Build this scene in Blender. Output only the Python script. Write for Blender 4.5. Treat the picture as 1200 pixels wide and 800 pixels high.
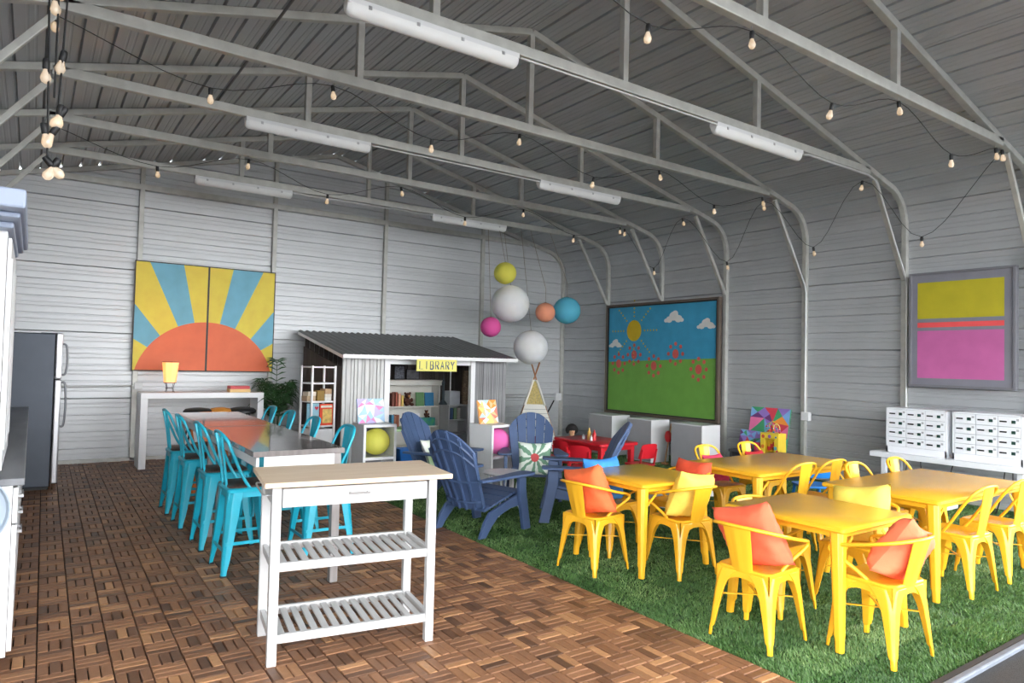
import bpy, math, random
import numpy as np
from mathutils import Vector, Matrix, Euler, Quaternion

for _o in list(bpy.data.objects):
    bpy.data.objects.remove(_o)
SC = bpy.context.scene
COL = SC.collection
R = math.radians
PI = math.pi
random.seed(7)
RNG = np.random.default_rng(7)

# ------------------------------------------------------------------ camera
CAM_F, CAM_YAW, CAM_PITCH, CAM_ROLL, CAM_H = 804.25, 34.9385, 1.7705, 1.3906, 1.5143
_y, _p, _r = R(CAM_YAW), R(CAM_PITCH), R(CAM_ROLL)
_fw = Vector((math.sin(_y) * math.cos(_p), math.cos(_y) * math.cos(_p), math.sin(_p)))
_rt = Vector((math.cos(_y), -math.sin(_y), 0))
_up = _rt.cross(_fw)
_rt2 = _rt * math.cos(_r) + _up * math.sin(_r)
_up2 = _up * math.cos(_r) - _rt * math.sin(_r)
cam = bpy.data.cameras.new('camera')
cam.sensor_width = 36
cam.lens = CAM_F * 36 / 1200
cam.clip_start = .05
camo = bpy.data.objects.new('camera', cam)
COL.objects.link(camo)
camo.matrix_world = Matrix(((_rt2.x, _up2.x, -_fw.x, 0), (_rt2.y, _up2.y, -_fw.y, 0),
                            (_rt2.z, _up2.z, -_fw.z, CAM_H), (0, 0, 0, 1)))
SC.camera = camo

# ------------------------------------------------------------------ light
w = bpy.data.worlds.new('overcast_sky')
SC.world = w
w.use_nodes = True
bg = w.node_tree.nodes['Background']
bg.inputs['Color'].default_value = (.955, .978, 1, 1)
bg.inputs['Strength'].default_value = 11.0
SC.view_settings.view_transform = 'Standard'
SC.view_settings.look = 'None'
SC.view_settings.gamma = 1
SC.view_settings.use_curve_mapping = False
SC.view_settings.exposure = 0.0


# ------------------------------------------------------------------ helpers
def lin(c):
    return tuple((x / 255 / 12.92) if x / 255 <= .04045 else ((x / 255 + .055) / 1.055) ** 2.4 for x in c)


MATS = {}


def mat(name, rgb=None, rough=.5, metal=0., var=.06, scale=6., bump=0., bscale=60., emit=None, estr=0.,
        rgb2=None, trans=0., stretch=None, coat=0., rand=0., island=False, subs=0., alpha=1., detail=3., rvar=0.):
    """procedural material: base colour broken up by noise, optional bump"""
    if name in MATS:
        return MATS[name]
    m = bpy.data.materials.new(name)
    m.use_nodes = True
    nt = m.node_tree
    N, L = nt.nodes, nt.links
    b = N['Principled BSDF']
    c = lin(rgb)
    tc = N.new('ShaderNodeTexCoord')
    src = tc.outputs['Object']
    if stretch:
        mp = N.new('ShaderNodeMapping')
        mp.inputs['Scale'].default_value = stretch
        L.new(src, mp.inputs['Vector'])
        src = mp.outputs['Vector']
    no = N.new('ShaderNodeTexNoise')
    no.inputs['Scale'].default_value = scale
    no.inputs['Detail'].default_value = detail
    L.new(src, no.inputs['Vector'])
    ramp = N.new('ShaderNodeValToRGB')
    ramp.color_ramp.elements[0].position = .3
    ramp.color_ramp.elements[1].position = .7
    c2 = lin(rgb2) if rgb2 else tuple(min(1, x * (1 + var)) for x in c)
    c1 = c if rgb2 else tuple(x * (1 - var) for x in c)
    ramp.color_ramp.elements[0].color = (*c1, 1)
    ramp.color_ramp.elements[1].color = (*c2, 1)
    L.new(no.outputs['Fac'], ramp.inputs['Fac'])
    out = ramp.outputs['Color']
    if rand:
        oi = N.new('ShaderNodeObjectInfo')
        rsrc = oi.outputs['Random']
        if island:
            ge = N.new('ShaderNodeNewGeometry')
            ad = N.new('ShaderNodeMath'); ad.operation = 'ADD'
            L.new(rsrc, ad.inputs[0]); L.new(ge.outputs['Random Per Island'], ad.inputs[1])
            fr = N.new('ShaderNodeMath'); fr.operation = 'FRACT'
            L.new(ad.outputs[0], fr.inputs[0]); rsrc = fr.outputs[0]
        mr = N.new('ShaderNodeMapRange')
        mr.inputs['To Min'].default_value = 1 - rand
        mr.inputs['To Max'].default_value = 1 + rand
        L.new(rsrc, mr.inputs['Value'])
        hs = N.new('ShaderNodeHueSaturation')
        L.new(mr.outputs['Result'], hs.inputs['Value'])
        L.new(out, hs.inputs['Color'])
        out = hs.outputs['Color']
    L.new(out, b.inputs['Base Color'])
    b.inputs['Roughness'].default_value = rough
    if rvar:
        rm = N.new('ShaderNodeMapRange')
        rm.inputs['To Min'].default_value = max(0, rough - rvar)
        rm.inputs['To Max'].default_value = min(1, rough + rvar)
        L.new(no.outputs['Fac'], rm.inputs['Value'])
        L.new(rm.outputs['Result'], b.inputs['Roughness'])
    b.inputs['Metallic'].default_value = metal
    b.inputs['Coat Weight'].default_value = coat
    if trans:
        b.inputs['Transmission Weight'].default_value = trans
    if subs:
        b.inputs['Subsurface Weight'].default_value = subs
        b.inputs['Subsurface Radius'].default_value = (.1, .08, .05)
    if emit:
        b.inputs['Emission Color'].default_value = (*lin(emit), 1)
        b.inputs['Emission Strength'].default_value = estr
    if bump:
        n2 = N.new('ShaderNodeTexNoise')
        n2.inputs['Scale'].default_value = bscale
        n2.inputs['Detail'].default_value = 4
        L.new(src, n2.inputs['Vector'])
        bp = N.new('ShaderNodeBump')
        bp.inputs['Strength'].default_value = bump
        bp.inputs['Distance'].default_value = .01
        L.new(n2.outputs['Fac'], bp.inputs['Height'])
        L.new(bp.outputs['Normal'], b.inputs['Normal'])
    MATS[name] = m
    return m


class MB:
    """mesh builder"""

    def __init__(s):
        s.v, s.f, s.mi = [], [], []
        s.cur = 0

    def add(s, vs, fs):
        o = len(s.v)
        s.v += [tuple(p) for p in vs]
        s.f += [tuple(i + o for i in f) for f in fs]
        s.mi += [s.cur] * len(fs)
        return s

    def box(s, x0, x1, y0, y1, z0, z1, M=None):
        vs = [Vector((x, y, z)) for z in (z0, z1) for y in (y0, y1) for x in (x0, x1)]
        if M:
            vs = [M @ p for p in vs]
        return s.add(vs, [(0, 2, 3, 1), (4, 5, 7, 6), (0, 1, 5, 4), (2, 6, 7, 3), (0, 4, 6, 2), (1, 3, 7, 5)])

    def bar(s, a, b, wd, ht, up=(0, 0, 1)):
        """rectangular bar from a to b"""
        a, b = Vector(a), Vector(b)
        d = (b - a).normalized()
        u = Vector(up)
        sd = d.cross(u)
        if sd.length < 1e-4:
            sd = d.cross(Vector((1, 0, 0)))
        sd.normalize()
        u = sd.cross(d)
        vs = []
        for p in (a, b):
            for i, j in ((-1, -1), (1, -1), (1, 1), (-1, 1)):
                vs.append(p + sd * (i * wd / 2) + u * (j * ht / 2))
        return s.add(vs, [(0, 1, 2, 3), (7, 6, 5, 4), (0, 4, 5, 1), (1, 5, 6, 2), (2, 6, 7, 3), (3, 7, 4, 0)])

    def loft(s, rings, cap=True, closed=True):
        n = len(rings[0])
        vs = [p for r in rings for p in r]
        fs = []
        for k in range(len(rings) - 1):
            for i in range(n if closed else n - 1):
                j = (i + 1) % n
                fs.append((k * n + i, k * n + j, (k + 1) * n + j, (k + 1) * n + i))
        if cap:
            fs.append(tuple(range(n - 1, -1, -1)))
            fs.append(tuple((len(rings) - 1) * n + i for i in range(n)))
        return s.add(vs, fs)

    def tube(s, pts, r, n=8, closed=False, flat=None):
        """round tube along a polyline; r a number or one per point; flat=(w,h) for a rectangular strap"""
        P = [Vector(p) for p in pts]
        m = len(P)
        rr = r if isinstance(r, (list, tuple)) else [r] * m
        rings = []
        prev = None
        for i in range(m):
            if closed:
                d = (P[(i + 1) % m] - P[i - 1])
            else:
                d = P[min(i + 1, m - 1)] - P[max(i - 1, 0)]
            if d.length < 1e-9:
                d = Vector((0, 0, 1))
            d.normalize()
            if prev is None:
                u = Vector((0, 0, 1)) if abs(d.z) < .95 else Vector((0, 1, 0))
                u = (u - d * u.dot(d)).normalized()
            else:
                u = prev - d * prev.dot(d)
                u = u.normalized() if u.length > 1e-6 else d.orthogonal().normalized()
            prev = u
            sd = d.cross(u)
            if flat:
                rings.append([P[i] + sd * (a * flat[0] / 2) + u * (b * flat[1] / 2) for a, b in ((-1, -1), (1, -1), (1, 1), (-1, 1))])
            else:
                rings.append([P[i] + (u * math.cos(2 * PI * k / n) + sd * math.sin(2 * PI * k / n)) * rr[i] for k in range(n)])
        if closed:
            rings.append(rings[0])
            return s.loft(rings, cap=False)
        return s.loft(rings)

    def lathe(s, prof, n=16, c=(0, 0, 0), M=None):
        rings = []
        for r, z in prof:
            rg = [Vector((r * math.cos(2 * PI * k / n), r * math.sin(2 * PI * k / n), z)) + Vector(c) for k in range(n)]
            if M:
                rg = [M @ p for p in rg]
            rings.append(rg)
        return s.loft(rings)

    def prism(s, poly, fn, d0, d1):
        """poly of 2-d points, fn(a,b,d)->3-d"""
        n = len(poly)
        vs = [fn(a, b, d0) for a, b in poly] + [fn(a, b, d1) for a, b in poly]
        fs = [tuple(range(n - 1, -1, -1)), tuple(range(n, 2 * n))]
        for i in range(n):
            j = (i + 1) % n
            fs.append((i, j, n + j, n + i))
        return s.add(vs, fs)

    def sphere(s, c, r, n=14, m=9, sc=(1, 1, 1)):
        rings = []
        for k in range(m + 1):
            t = PI * k / m
            rr, z = max(math.sin(t), 1e-3), -math.cos(t)
            rings.append([Vector((c[0] + r * sc[0] * rr * math.cos(2 * PI * i / n), c[1] + r * sc[1] * rr * math.sin(2 * PI * i / n), c[2] + r * sc[2] * z)) for i in range(n)])
        return s.loft(rings)

    def grid(s, fn, nu, nv):
        vs = [fn(i / nu, j / nv) for j in range(nv + 1) for i in range(nu + 1)]
        fs = [(j * (nu + 1) + i, j * (nu + 1) + i + 1, (j + 1) * (nu + 1) + i + 1, (j + 1) * (nu + 1) + i) for j in range(nv) for i in range(nu)]
        return s.add(vs, fs)

    def mesh(s, name, mats, smooth=None):
        me = bpy.data.meshes.new(name)
        me.from_pydata([tuple(p) for p in s.v], [], s.f)
        ms = mats if isinstance(mats, (list, tuple)) else [mats]
        for m in ms:
            me.materials.append(m)
        if len(ms) > 1:
            me.polygons.foreach_set('material_index', s.mi)
        import bmesh
        bm = bmesh.new(); bm.from_mesh(me)
        bmesh.ops.recalc_face_normals(bm, faces=bm.faces)
        bm.to_mesh(me); bm.free()
        if smooth:
            me.polygons.foreach_set('use_smooth', [True] * len(me.polygons))
            me.set_sharp_from_angle(angle=R(smooth))
        me.update()
        return me


CACHE = {}


def P(name, mats, parent, fn, key=None, smooth=None, bev=0, loc=None, rot=None, M=None, label=None):
    """one mesh object; meshes with the same key are shared"""
    if key and key in CACHE:
        me = CACHE[key]
    else:
        mb = MB()
        fn(mb)
        me = mb.mesh(name, mats, smooth)
        if key:
            CACHE[key] = me
    o = bpy.data.objects.new(name, me)
    COL.objects.link(o)
    if parent:
        o.parent = parent
    if loc:
        o.location = loc
    if rot:
        o.rotation_euler = rot
    if M:
        o.matrix_local = M
    if bev:
        md = o.modifiers.new('bevel', 'BEVEL')
        md.width = bev; md.segments = 2; md.limit_method = 'ANGLE'; md.angle_limit = R(40)
    if label:
        o['label'] = label
    return o


def T(name, label, cat, loc=(0, 0, 0), rz=0., group=None, rot=None, scale=None):
    o = bpy.data.objects.new(name, None)
    o.empty_display_size = .1
    COL.objects.link(o)
    o.location = loc
    o.rotation_euler = rot if rot else (0, 0, rz)
    if scale:
        o.scale = (scale,) * 3 if not isinstance(scale, tuple) else scale
    o['label'] = label; o['category'] = cat
    if group:
        o['group'] = group
    return o


def tag(o, label, cat, group=None):
    o['label'] = label; o['category'] = cat
    if group:
        o['group'] = group
    return o


def struct(o, label=None):
    o['kind'] = 'structure'
    if label:
        o['label'] = label
    return o


def empty_struct(name, label=None):
    o = bpy.data.objects.new(name, None)
    COL.objects.link(o)
    return struct(o, label)


def arc(cx, cz, r, a0, a1, n):
    return [(cx + r * math.cos(R(a0 + (a1 - a0) * k / n)), cz + r * math.sin(R(a0 + (a1 - a0) * k / n))) for k in range(n + 1)]


def smoothpath(pts, n=6):
    """Catmull-Rom through points"""
    Q = [Vector(p) for p in pts]
    Q = [Q[0] * 2 - Q[1]] + Q + [Q[-1] * 2 - Q[-2]]
    out = []
    for i in range(1, len(Q) - 2):
        a, b, c, d = Q[i - 1:i + 3]
        for k in range(n):
            t = k / n
            out.append(.5 * ((2 * b) + (c - a) * t + (2 * a - 5 * b + 4 * c - d) * t * t + (3 * b - a - 3 * c + d) * t ** 3))
    out.append(Q[-2])
    return out


# ------------------------------------------------------------------ dimensions of the hall
YB, SP, XR, XL, XM = 11.106, 1.3683, 9.03, -.86, 4.085      # back frame, bay, column axes, ridge
FY = [YB - i * SP for i in range(8)]                        # frames from the back wall to the open front
TB = .066                                                   # square tube
FRONT = FY[7] - .05
XG = 3.076                                                  # deck / turf edge
DECK_ROT = R(.678)

M_steel = mat('galvanised_steel', (190, 190, 184), rough=.42, metal=.3, var=.10, scale=9, bump=.02)
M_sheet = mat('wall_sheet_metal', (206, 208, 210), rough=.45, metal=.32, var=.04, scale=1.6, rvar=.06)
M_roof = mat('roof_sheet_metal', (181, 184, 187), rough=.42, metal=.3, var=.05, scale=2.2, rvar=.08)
M_white = mat('white_paint', (222, 223, 224), rough=.38, var=.02, scale=4)
M_whitewood = mat('white_wood', (190, 190, 190), rough=.42, var=.03, scale=5, bump=.03)
M_black = mat('black_plastic', (22, 22, 24), rough=.5, var=.1)
M_blackmetal = mat('black_metal', (30, 30, 32), rough=.4, metal=.6, var=.1)
M_chrome = mat('brushed_steel', (190, 190, 192), rough=.28, metal=.9, var=.05)
M_conduit = mat('conduit_grey', (205, 206, 205), rough=.35, metal=.3, var=.05)

# ------------------------------------------------------------------ ground, deck, turf
M_asph = mat('wet_asphalt', (34, 35, 38), rough=.55, var=.2, scale=40, bump=.5, bscale=180)
struct(P('ground', M_asph, None, lambda b: b.box(-30, 40, -30, FY[7] - .004, -.30, -.012)), 'dark wet asphalt outside the open front')
M_under = mat('dark_subfloor', (26, 22, 20), rough=.9, var=.15)
floor = struct(P('floor', M_under, None, lambda b: b.box(XL - .06, XR + .06, FRONT + .03, YB + .06, -.30, -.022)), 'brown wooden deck tile floor')
M_kerb = mat('kerb_grey', (104, 110, 120), rough=.6, var=.1, scale=20)
struct(P('trim_1', M_kerb, None, lambda b: b.box(XG + .05, XR + .1, FY[7] - .008, FY[7] + .03, -.06, .012), bev=.008), 'pale grey edging strip along the turf')
M_kerbblk = mat('edging_black', (40, 42, 46), rough=.6)
struct(P('trim_2', M_kerbblk, None, lambda b: b.box(XG + .05, XR + .1, FY[7] + .03, FY[7] + .06, -.06, .010)), 'black edge of the turf tiles')


def drot(x, y):
    return (x * math.cos(DECK_ROT) + y * math.sin(DECK_ROT), -x * math.sin(DECK_ROT) + y * math.cos(DECK_ROT))


def make_wood():
    m = bpy.data.materials.new('acacia_slats')
    m.use_nodes = True
    N, L = m.node_tree.nodes, m.node_tree.links
    b = N['Principled BSDF']
    tc = N.new('ShaderNodeTexCoord')
    oi = N.new('ShaderNodeObjectInfo')
    ge = N.new('ShaderNodeNewGeometry')
    ad = N.new('ShaderNodeMath'); ad.operation = 'ADD'
    L.new(oi.outputs['Random'], ad.inputs[0]); L.new(ge.outputs['Random Per Island'], ad.inputs[1])
    fr = N.new('ShaderNodeMath'); fr.operation = 'FRACT'
    L.new(ad.outputs[0], fr.inputs[0])
    rp = N.new('ShaderNodeValToRGB')
    e = rp.color_ramp.elements
    e[0].position = 0; e[0].color = (*lin((90, 64, 47)), 1)
    e[1].position = 1; e[1].color = (*lin((180, 134, 94)), 1)
    for pos, c in ((.25, (120, 84, 60)), (.5, (146, 104, 74)), (.75, (126, 90, 66)), (.88, (162, 118, 82))):
        q = e.new(pos); q.color = (*lin(c), 1)
    L.new(fr.outputs[0], rp.inputs['Fac'])
    # grain follows the slat: attribute 'grain' is set per mesh in x/y
    mp = N.new('ShaderNodeMapping')
    mp.inputs['Scale'].default_value = (26, 26, 26)
    L.new(tc.outputs['Object'], mp.inputs['Vector'])
    no = N.new('ShaderNodeTexNoise'); no.inputs['Scale'].default_value = 1.5; no.inputs['Detail'].default_value = 5
    no.noise_dimensions = '4D'
    mu = N.new('ShaderNodeMath'); mu.operation = 'MULTIPLY'; mu.inputs[1].default_value = 50
    L.new(fr.outputs[0], mu.inputs[0]); L.new(mu.outputs[0], no.inputs['W'])
    L.new(mp.outputs['Vector'], no.inputs['Vector'])
    mr = N.new('ShaderNodeMapRange'); mr.inputs['To Min'].default_value = .72; mr.inputs['To Max'].default_value = 1.28
    L.new(no.outputs['Fac'], mr.inputs['Value'])
    hs = N.new('ShaderNodeHueSaturation')
    L.new(mr.outputs['Result'], hs.inputs['Value']); L.new(rp.outputs['Color'], hs.inputs['Color'])
    L.new(hs.outputs['Color'], b.inputs['Base Color'])
    b.inputs['Roughness'].default_value = .48
    return m


M_wood = make_wood()
BL = .1524
X0D = .0266


def slat_mesh(mb, cx, cy, horiz, a):
    """one bevel-topped slat with its length along deck x (horiz) or y"""
    l, wd, h = BL / 2 - .003, BL / 6 - .0028, 0.
    def q(u, v, z):
        x, y = (u, v) if horiz else (v, u)
        X, Y = drot(x, y)
        return (cx + X, cy + Y, z)
    c = .0035
    vs = [q(-l, -wd, -.02), q(l, -wd, -.02), q(l, wd, -.02), q(-l, wd, -.02),
          q(-l, -wd, h - c), q(l, -wd, h - c), q(l, wd, h - c), q(-l, wd, h - c),
          q(-l + c, -wd + c, h), q(l - c, -wd + c, h), q(l - c, wd - c, h), q(-l + c, wd - c, h)]
    if not horiz:
        pass
    fs = [(0, 1, 5, 4), (1, 2, 6, 5), (2, 3, 7, 6), (3, 0, 4, 7), (4, 5, 9, 8), (5, 6, 10, 9), (6, 7, 11, 10), (7, 4, 8, 11), (8, 9, 10, 11)]
    mb.add(vs, fs)


slats = []
for i in range(-3, 20):
    for j in range(10, 74):
        horiz = ((i + j) % 2 == 0)
        for k in (-1, 0, 1):
            xd = X0D + (i + .5) * BL + (0 if horiz else k * BL / 3)
            yd = .095 + (j + .5) * BL + (k * BL / 3 if horiz else 0)
            x, y = drot(xd, yd)
            if y > YB - .02 or y < FY[7] - .05:
                continue
            slats.append((x, y, horiz))


def inview(x, y, z=0):
    d = Vector((x, y, z - CAM_H))
    dz = d.dot(_fw)
    u = 600 + CAM_F * d.dot(_rt2) / max(dz, .01)
    v = 400 - CAM_F * d.dot(_up2) / max(dz, .01)
    return dz > .3 and -20 < u < 1210 and -20 < v < 812, dz


vis = sorted([(inview(x, y)[1], x, y, h) for x, y, h in slats if inview(x, y)[0]])
near = {(x, y) for _, x, y, h in vis[:300]}
for _, x, y, h in vis[:300]:
    P('slat', M_wood, floor, lambda b: slat_mesh(b, 0, 0, h, 0), key='slat%d' % h, loc=(x, y, random.uniform(-.0012, .0012)))
mb = MB()
for x, y, h in slats:
    if (x, y) not in near:
        slat_mesh(mb, x, y, h, 0)
o = bpy.data.objects.new('slats', mb.mesh('slats', M_wood)); COL.objects.link(o)
o.parent = floor; o['kind'] = 'stuff'

# turf: base sheet and blades
M_tbase = mat('turf_backing', (38, 70, 34), rough=.95, var=.35, scale=25, bump=.3, bscale=120)
ex0, ex1 = drot(XG, 0), drot(XG, 12)


def edge_x(y):
    return ex0[0] + (ex1[0] - ex0[0]) * (y - ex0[1]) / (ex1[1] - ex0[1])


def turfbase(b):
    y0, y1 = FY[7] + .045, YB + .02
    poly = [(edge_x(y0) + .003, y0), (XR + .04, y0), (XR + .04, y1), (edge_x(y1) + .003, y1)]
    b.prism(poly, lambda a, c, d: (a, c, d), -.0235, -.010)


struct(P('turf_base', M_tbase, None, turfbase), 'green backing of the artificial turf')


def make_turf_mat():
    m = bpy.data.materials.new('turf_blades')
    m.use_nodes = True
    N, L = m.node_tree.nodes, m.node_tree.links
    b = N['Principled BSDF']
    at = N.new('ShaderNodeAttribute'); at.attribute_name = 'tone'
    rp = N.new('ShaderNodeValToRGB')
    e = rp.color_ramp.elements
    e[0].color = (*lin((46, 84, 34)), 1)
    e[1].color = (*lin((152, 176, 116)), 1)
    q = e.new(.55); q.color = (*lin((86, 124, 62)), 1)
    L.new(at.outputs['Fac'], rp.inputs['Fac'])
    L.new(rp.outputs['Color'], b.inputs['Base Color'])
    b.inputs['Roughness'].default_value = .5
    return m


def turf():
    cells = []
    ty = FY[7] + .07
    while ty < YB:
        tx = 3.0
        while tx < 9:
            cells.append((tx, ty))
            tx += .305
        ty += .305
    vs, tone = [], []
    for tx, ty in cells:
        cx, cy = tx + .15, ty + .15
        ok, dz = inview(cx, cy)
        if not ok and dz > 0 and not inview(cx + .3, cy)[0] and not inview(cx - .3, cy)[0]:
            n = 60
        else:
            n = int(min(2600, 26000 / max(dz, 2.) ** 1.9))
        n = max(n, 120)
        far = max(1., dz / 4.5)
        hx, hy = tx + RNG.random(n) * .305, ty + RNG.random(n) * .305
        # a small gap on the tile seams
        keep = (hx > np.array([edge_x(y) for y in hy]) + .006) & (hx < XR - .05) & (hy < YB - .05)
        edge = np.minimum(np.minimum(hx - tx, tx + .305 - hx), np.minimum(hy - ty, ty + .305 - hy))
        keep &= (edge > .004)
        hx, hy = hx[keep], hy[keep]
        n = len(hx)
        base = RNG.normal(.42, .12)
        lean = RNG.uniform(0, 2 * PI)
        ang = RNG.uniform(0, 2 * PI, n)
        wdt = (.0022 + RNG.random(n) * .0016) * far
        hgt = (.011 + RNG.random(n) * .011)
        lx = np.cos(lean) * .006 + RNG.normal(0, .007, n)
        ly = np.sin(lean) * .006 + RNG.normal(0, .007, n)
        dx, dy = np.cos(ang) * wdt, np.sin(ang) * wdt
        z0 = np.full(n, -.011)
        tri = np.stack([np.stack([hx - dx, hy - dy, z0], 1), np.stack([hx + dx, hy + dy, z0], 1), np.stack([hx + lx, hy + ly, z0 + hgt], 1)], 1)
        vs.append(tri.reshape(-1, 3))
        tone.append(np.repeat(np.clip(base + RNG.normal(0, .17, n), 0, 1), 3))
    v = np.concatenate(vs); t = np.concatenate(tone)
    n = len(v) // 3
    me = bpy.data.meshes.new('artificial_turf')
    me.vertices.add(len(v)); me.loops.add(len(v)); me.polygons.add(n)
    me.vertices.foreach_set('co', v.ravel().astype(np.float32))
    me.loops.foreach_set('vertex_index', np.arange(len(v), dtype=np.int32))
    me.polygons.foreach_set('loop_start', np.arange(0, len(v), 3, dtype=np.int32))
    a = me.attributes.new('tone', 'FLOAT', 'POINT')
    a.data.foreach_set('value', t.astype(np.float32))
    me.materials.append(make_turf_mat())
    me.update()
    o = bpy.data.objects.new('artificial_turf', me); COL.objects.link(o)
    o['kind'] = 'stuff'; tag(o, 'short green artificial turf laid beside the wooden deck', 'turf')
    print('turf blades', n)


turf()

# ------------------------------------------------------------------ corrugated shell
def sheet_profile(width):
    """(along, outward) points of one ribbed sheet .914 wide: four ribs, small flutes between them"""
    p = .2286
    pts = []
    for k in range(4):
        o = k * p
        pts += [(o, 0), (o + .058, 0), (o + .064, .004), (o + .074, .004), (o + .080, 0), (o + .112, 0), (o + .118, .004), (o + .128, .004), (o + .134, 0),
                (o + .184, 0), (o + .191, .028), (o + .207, .028), (o + .214, 0)]
    pts = [q for q in pts if q[0] < width - .03]
    return [(0, -.002)] + pts[1:] + [(width - .028, 0), (width - .026, -.007), (width + .004, -.007), (width + .0045, .002)]


SHW = .9144
SKY_BLOCK_Y = FY[7] - 3 * SP                                      # unseen roof extension, added to block high sky light
# outline of the inside of the cladding on the right half, from the sill up to the ridge
RC, ZC = .52, 3.33
XS = XR + TB / 2
RSL = math.atan2(4.98 - 3.90, XS - RC - XM)


def outline(n=10):
    pts = [(XS, 0.0), (XS, ZC)]
    for k in range(1, n + 1):
        a = (PI / 2 - RSL) * k / n
        pts.append((XS - RC + RC * math.cos(a), ZC + RC * math.sin(a)))
    x, z = pts[-1]
    pts.append((XM, z + (x - XM) * math.tan(RSL)))
    return pts


OUT = outline()
ZRIDGE = OUT[-1][1]


def along(s):
    """point and outward normal at distance s along OUT"""
    for (x0, z0), (x1, z1) in zip(OUT, OUT[1:]):
        l = math.hypot(x1 - x0, z1 - z0)
        if s <= l or (x1, z1) == OUT[-1]:
            t = s / l
            return x0 + (x1 - x0) * t, z0 + (z1 - z0) * t, (z1 - z0) / l, -(x1 - x0) / l
        s -= l
    return None


TOT = sum(math.hypot(x1 - x0, z1 - z0) for (x0, z0), (x1, z1) in zip(OUT, OUT[1:]))


def shell_panel(b, s0, s1, side, y0):
    y1 = YB + .07
    ra, rb = [], []
    for a, d in sheet_profile(s1 - s0):
        x, z, nx, nz = along(min(s0 + a, TOT - 1e-4))
        x, z = x + nx * d, z + nz * d
        if side < 0:
            x = 2 * XM - x
        ra.append(Vector((x, y0, z))); rb.append(Vector((x, y1, z)))
    n = len(ra)
    b.add(ra + rb, [(i, i + 1, n + i + 1, n + i) for i in range(n - 1)])


wall_r = empty_struct('wall_right', 'ribbed grey metal wall on the right')
wall_l = empty_struct('wall_left', 'ribbed grey metal wall on the left')
ceil = empty_struct('ceiling', 'ribbed grey metal roof over steel trusses')
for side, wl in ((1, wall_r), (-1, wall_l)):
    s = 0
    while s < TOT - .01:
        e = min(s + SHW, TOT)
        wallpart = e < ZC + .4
        P('panel', M_sheet if wallpart and side < 0 else M_roof, wl if wallpart else ceil, lambda b: shell_panel(b, s, e, side, FRONT - .12 if wallpart else SKY_BLOCK_Y - .1))
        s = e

# back wall: horizontal sheets cut to the gable
wall_b = empty_struct('wall_back', 'ribbed pale metal back wall')


def zx(z):
    """half width of the gable at height z"""
    for (x0, z0), (x1, z1) in zip(OUT, OUT[1:]):
        if z <= z1:
            return (x0 + (x1 - x0) * (z - z0) / (z1 - z0)) - XM
    return 0


z = 0.
while z < ZRIDGE - .01:
    e = min(z + SHW, ZRIDGE)

    def bp_(b, z=z, e=e):
        prof = sheet_profile(e - z)
        zs = []
        for a, d in prof:
            h = max(zx(z + a), .001)
            zs.append((h, YB + TB / 2 + d, z + a))
        n = len(zs)
        b.add([(XM - h, y, q) for h, y, q in zs] + [(XM + h, y, q) for h, y, q in zs], [(i, i + 1, n + i + 1, n + i) for i in range(n - 1)])
    P('panel', M_sheet, wall_b, bp_)
    z = e
# base rail and posts of the back wall (structure pieces)
for bx in (1.2146, 3.0981, 5.0057, 7.0233):
    P('post', M_steel, wall_b, lambda b: b.box(bx - .033, bx + .033, YB - .033, YB + .03, 0, 3.87), bev=.005)
for wl_, xa, xb in ((wall_r, XS - .012, XS + .06), (wall_l, 2 * XM - XS - .06, 2 * XM - XS + .012)):
    P('sill', M_steel, wl_, lambda b: b.box(xa, xb, FRONT - .1, YB + .06, -.28, .03))
P('sill', M_steel, wall_b, lambda b: b.box(XL - .1, XR + .1, YB + .03, YB + .08, -.28, .03))
P('base_rail', M_steel, wall_b, lambda b: b.box(XL, XR, YB - .033, YB + .03, -.02, .045), bev=.004)

# ------------------------------------------------------------------ steel frames
ZCH = 3.908   # chord axis
rx = XS - RC + RC * math.cos(PI / 2 - RSL)
rz = ZC + RC * math.sin(PI / 2 - RSL)


def inset(s, d):
    x, z, nx, nz = along(s)
    return x - nx * d, z - nz * d


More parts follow.
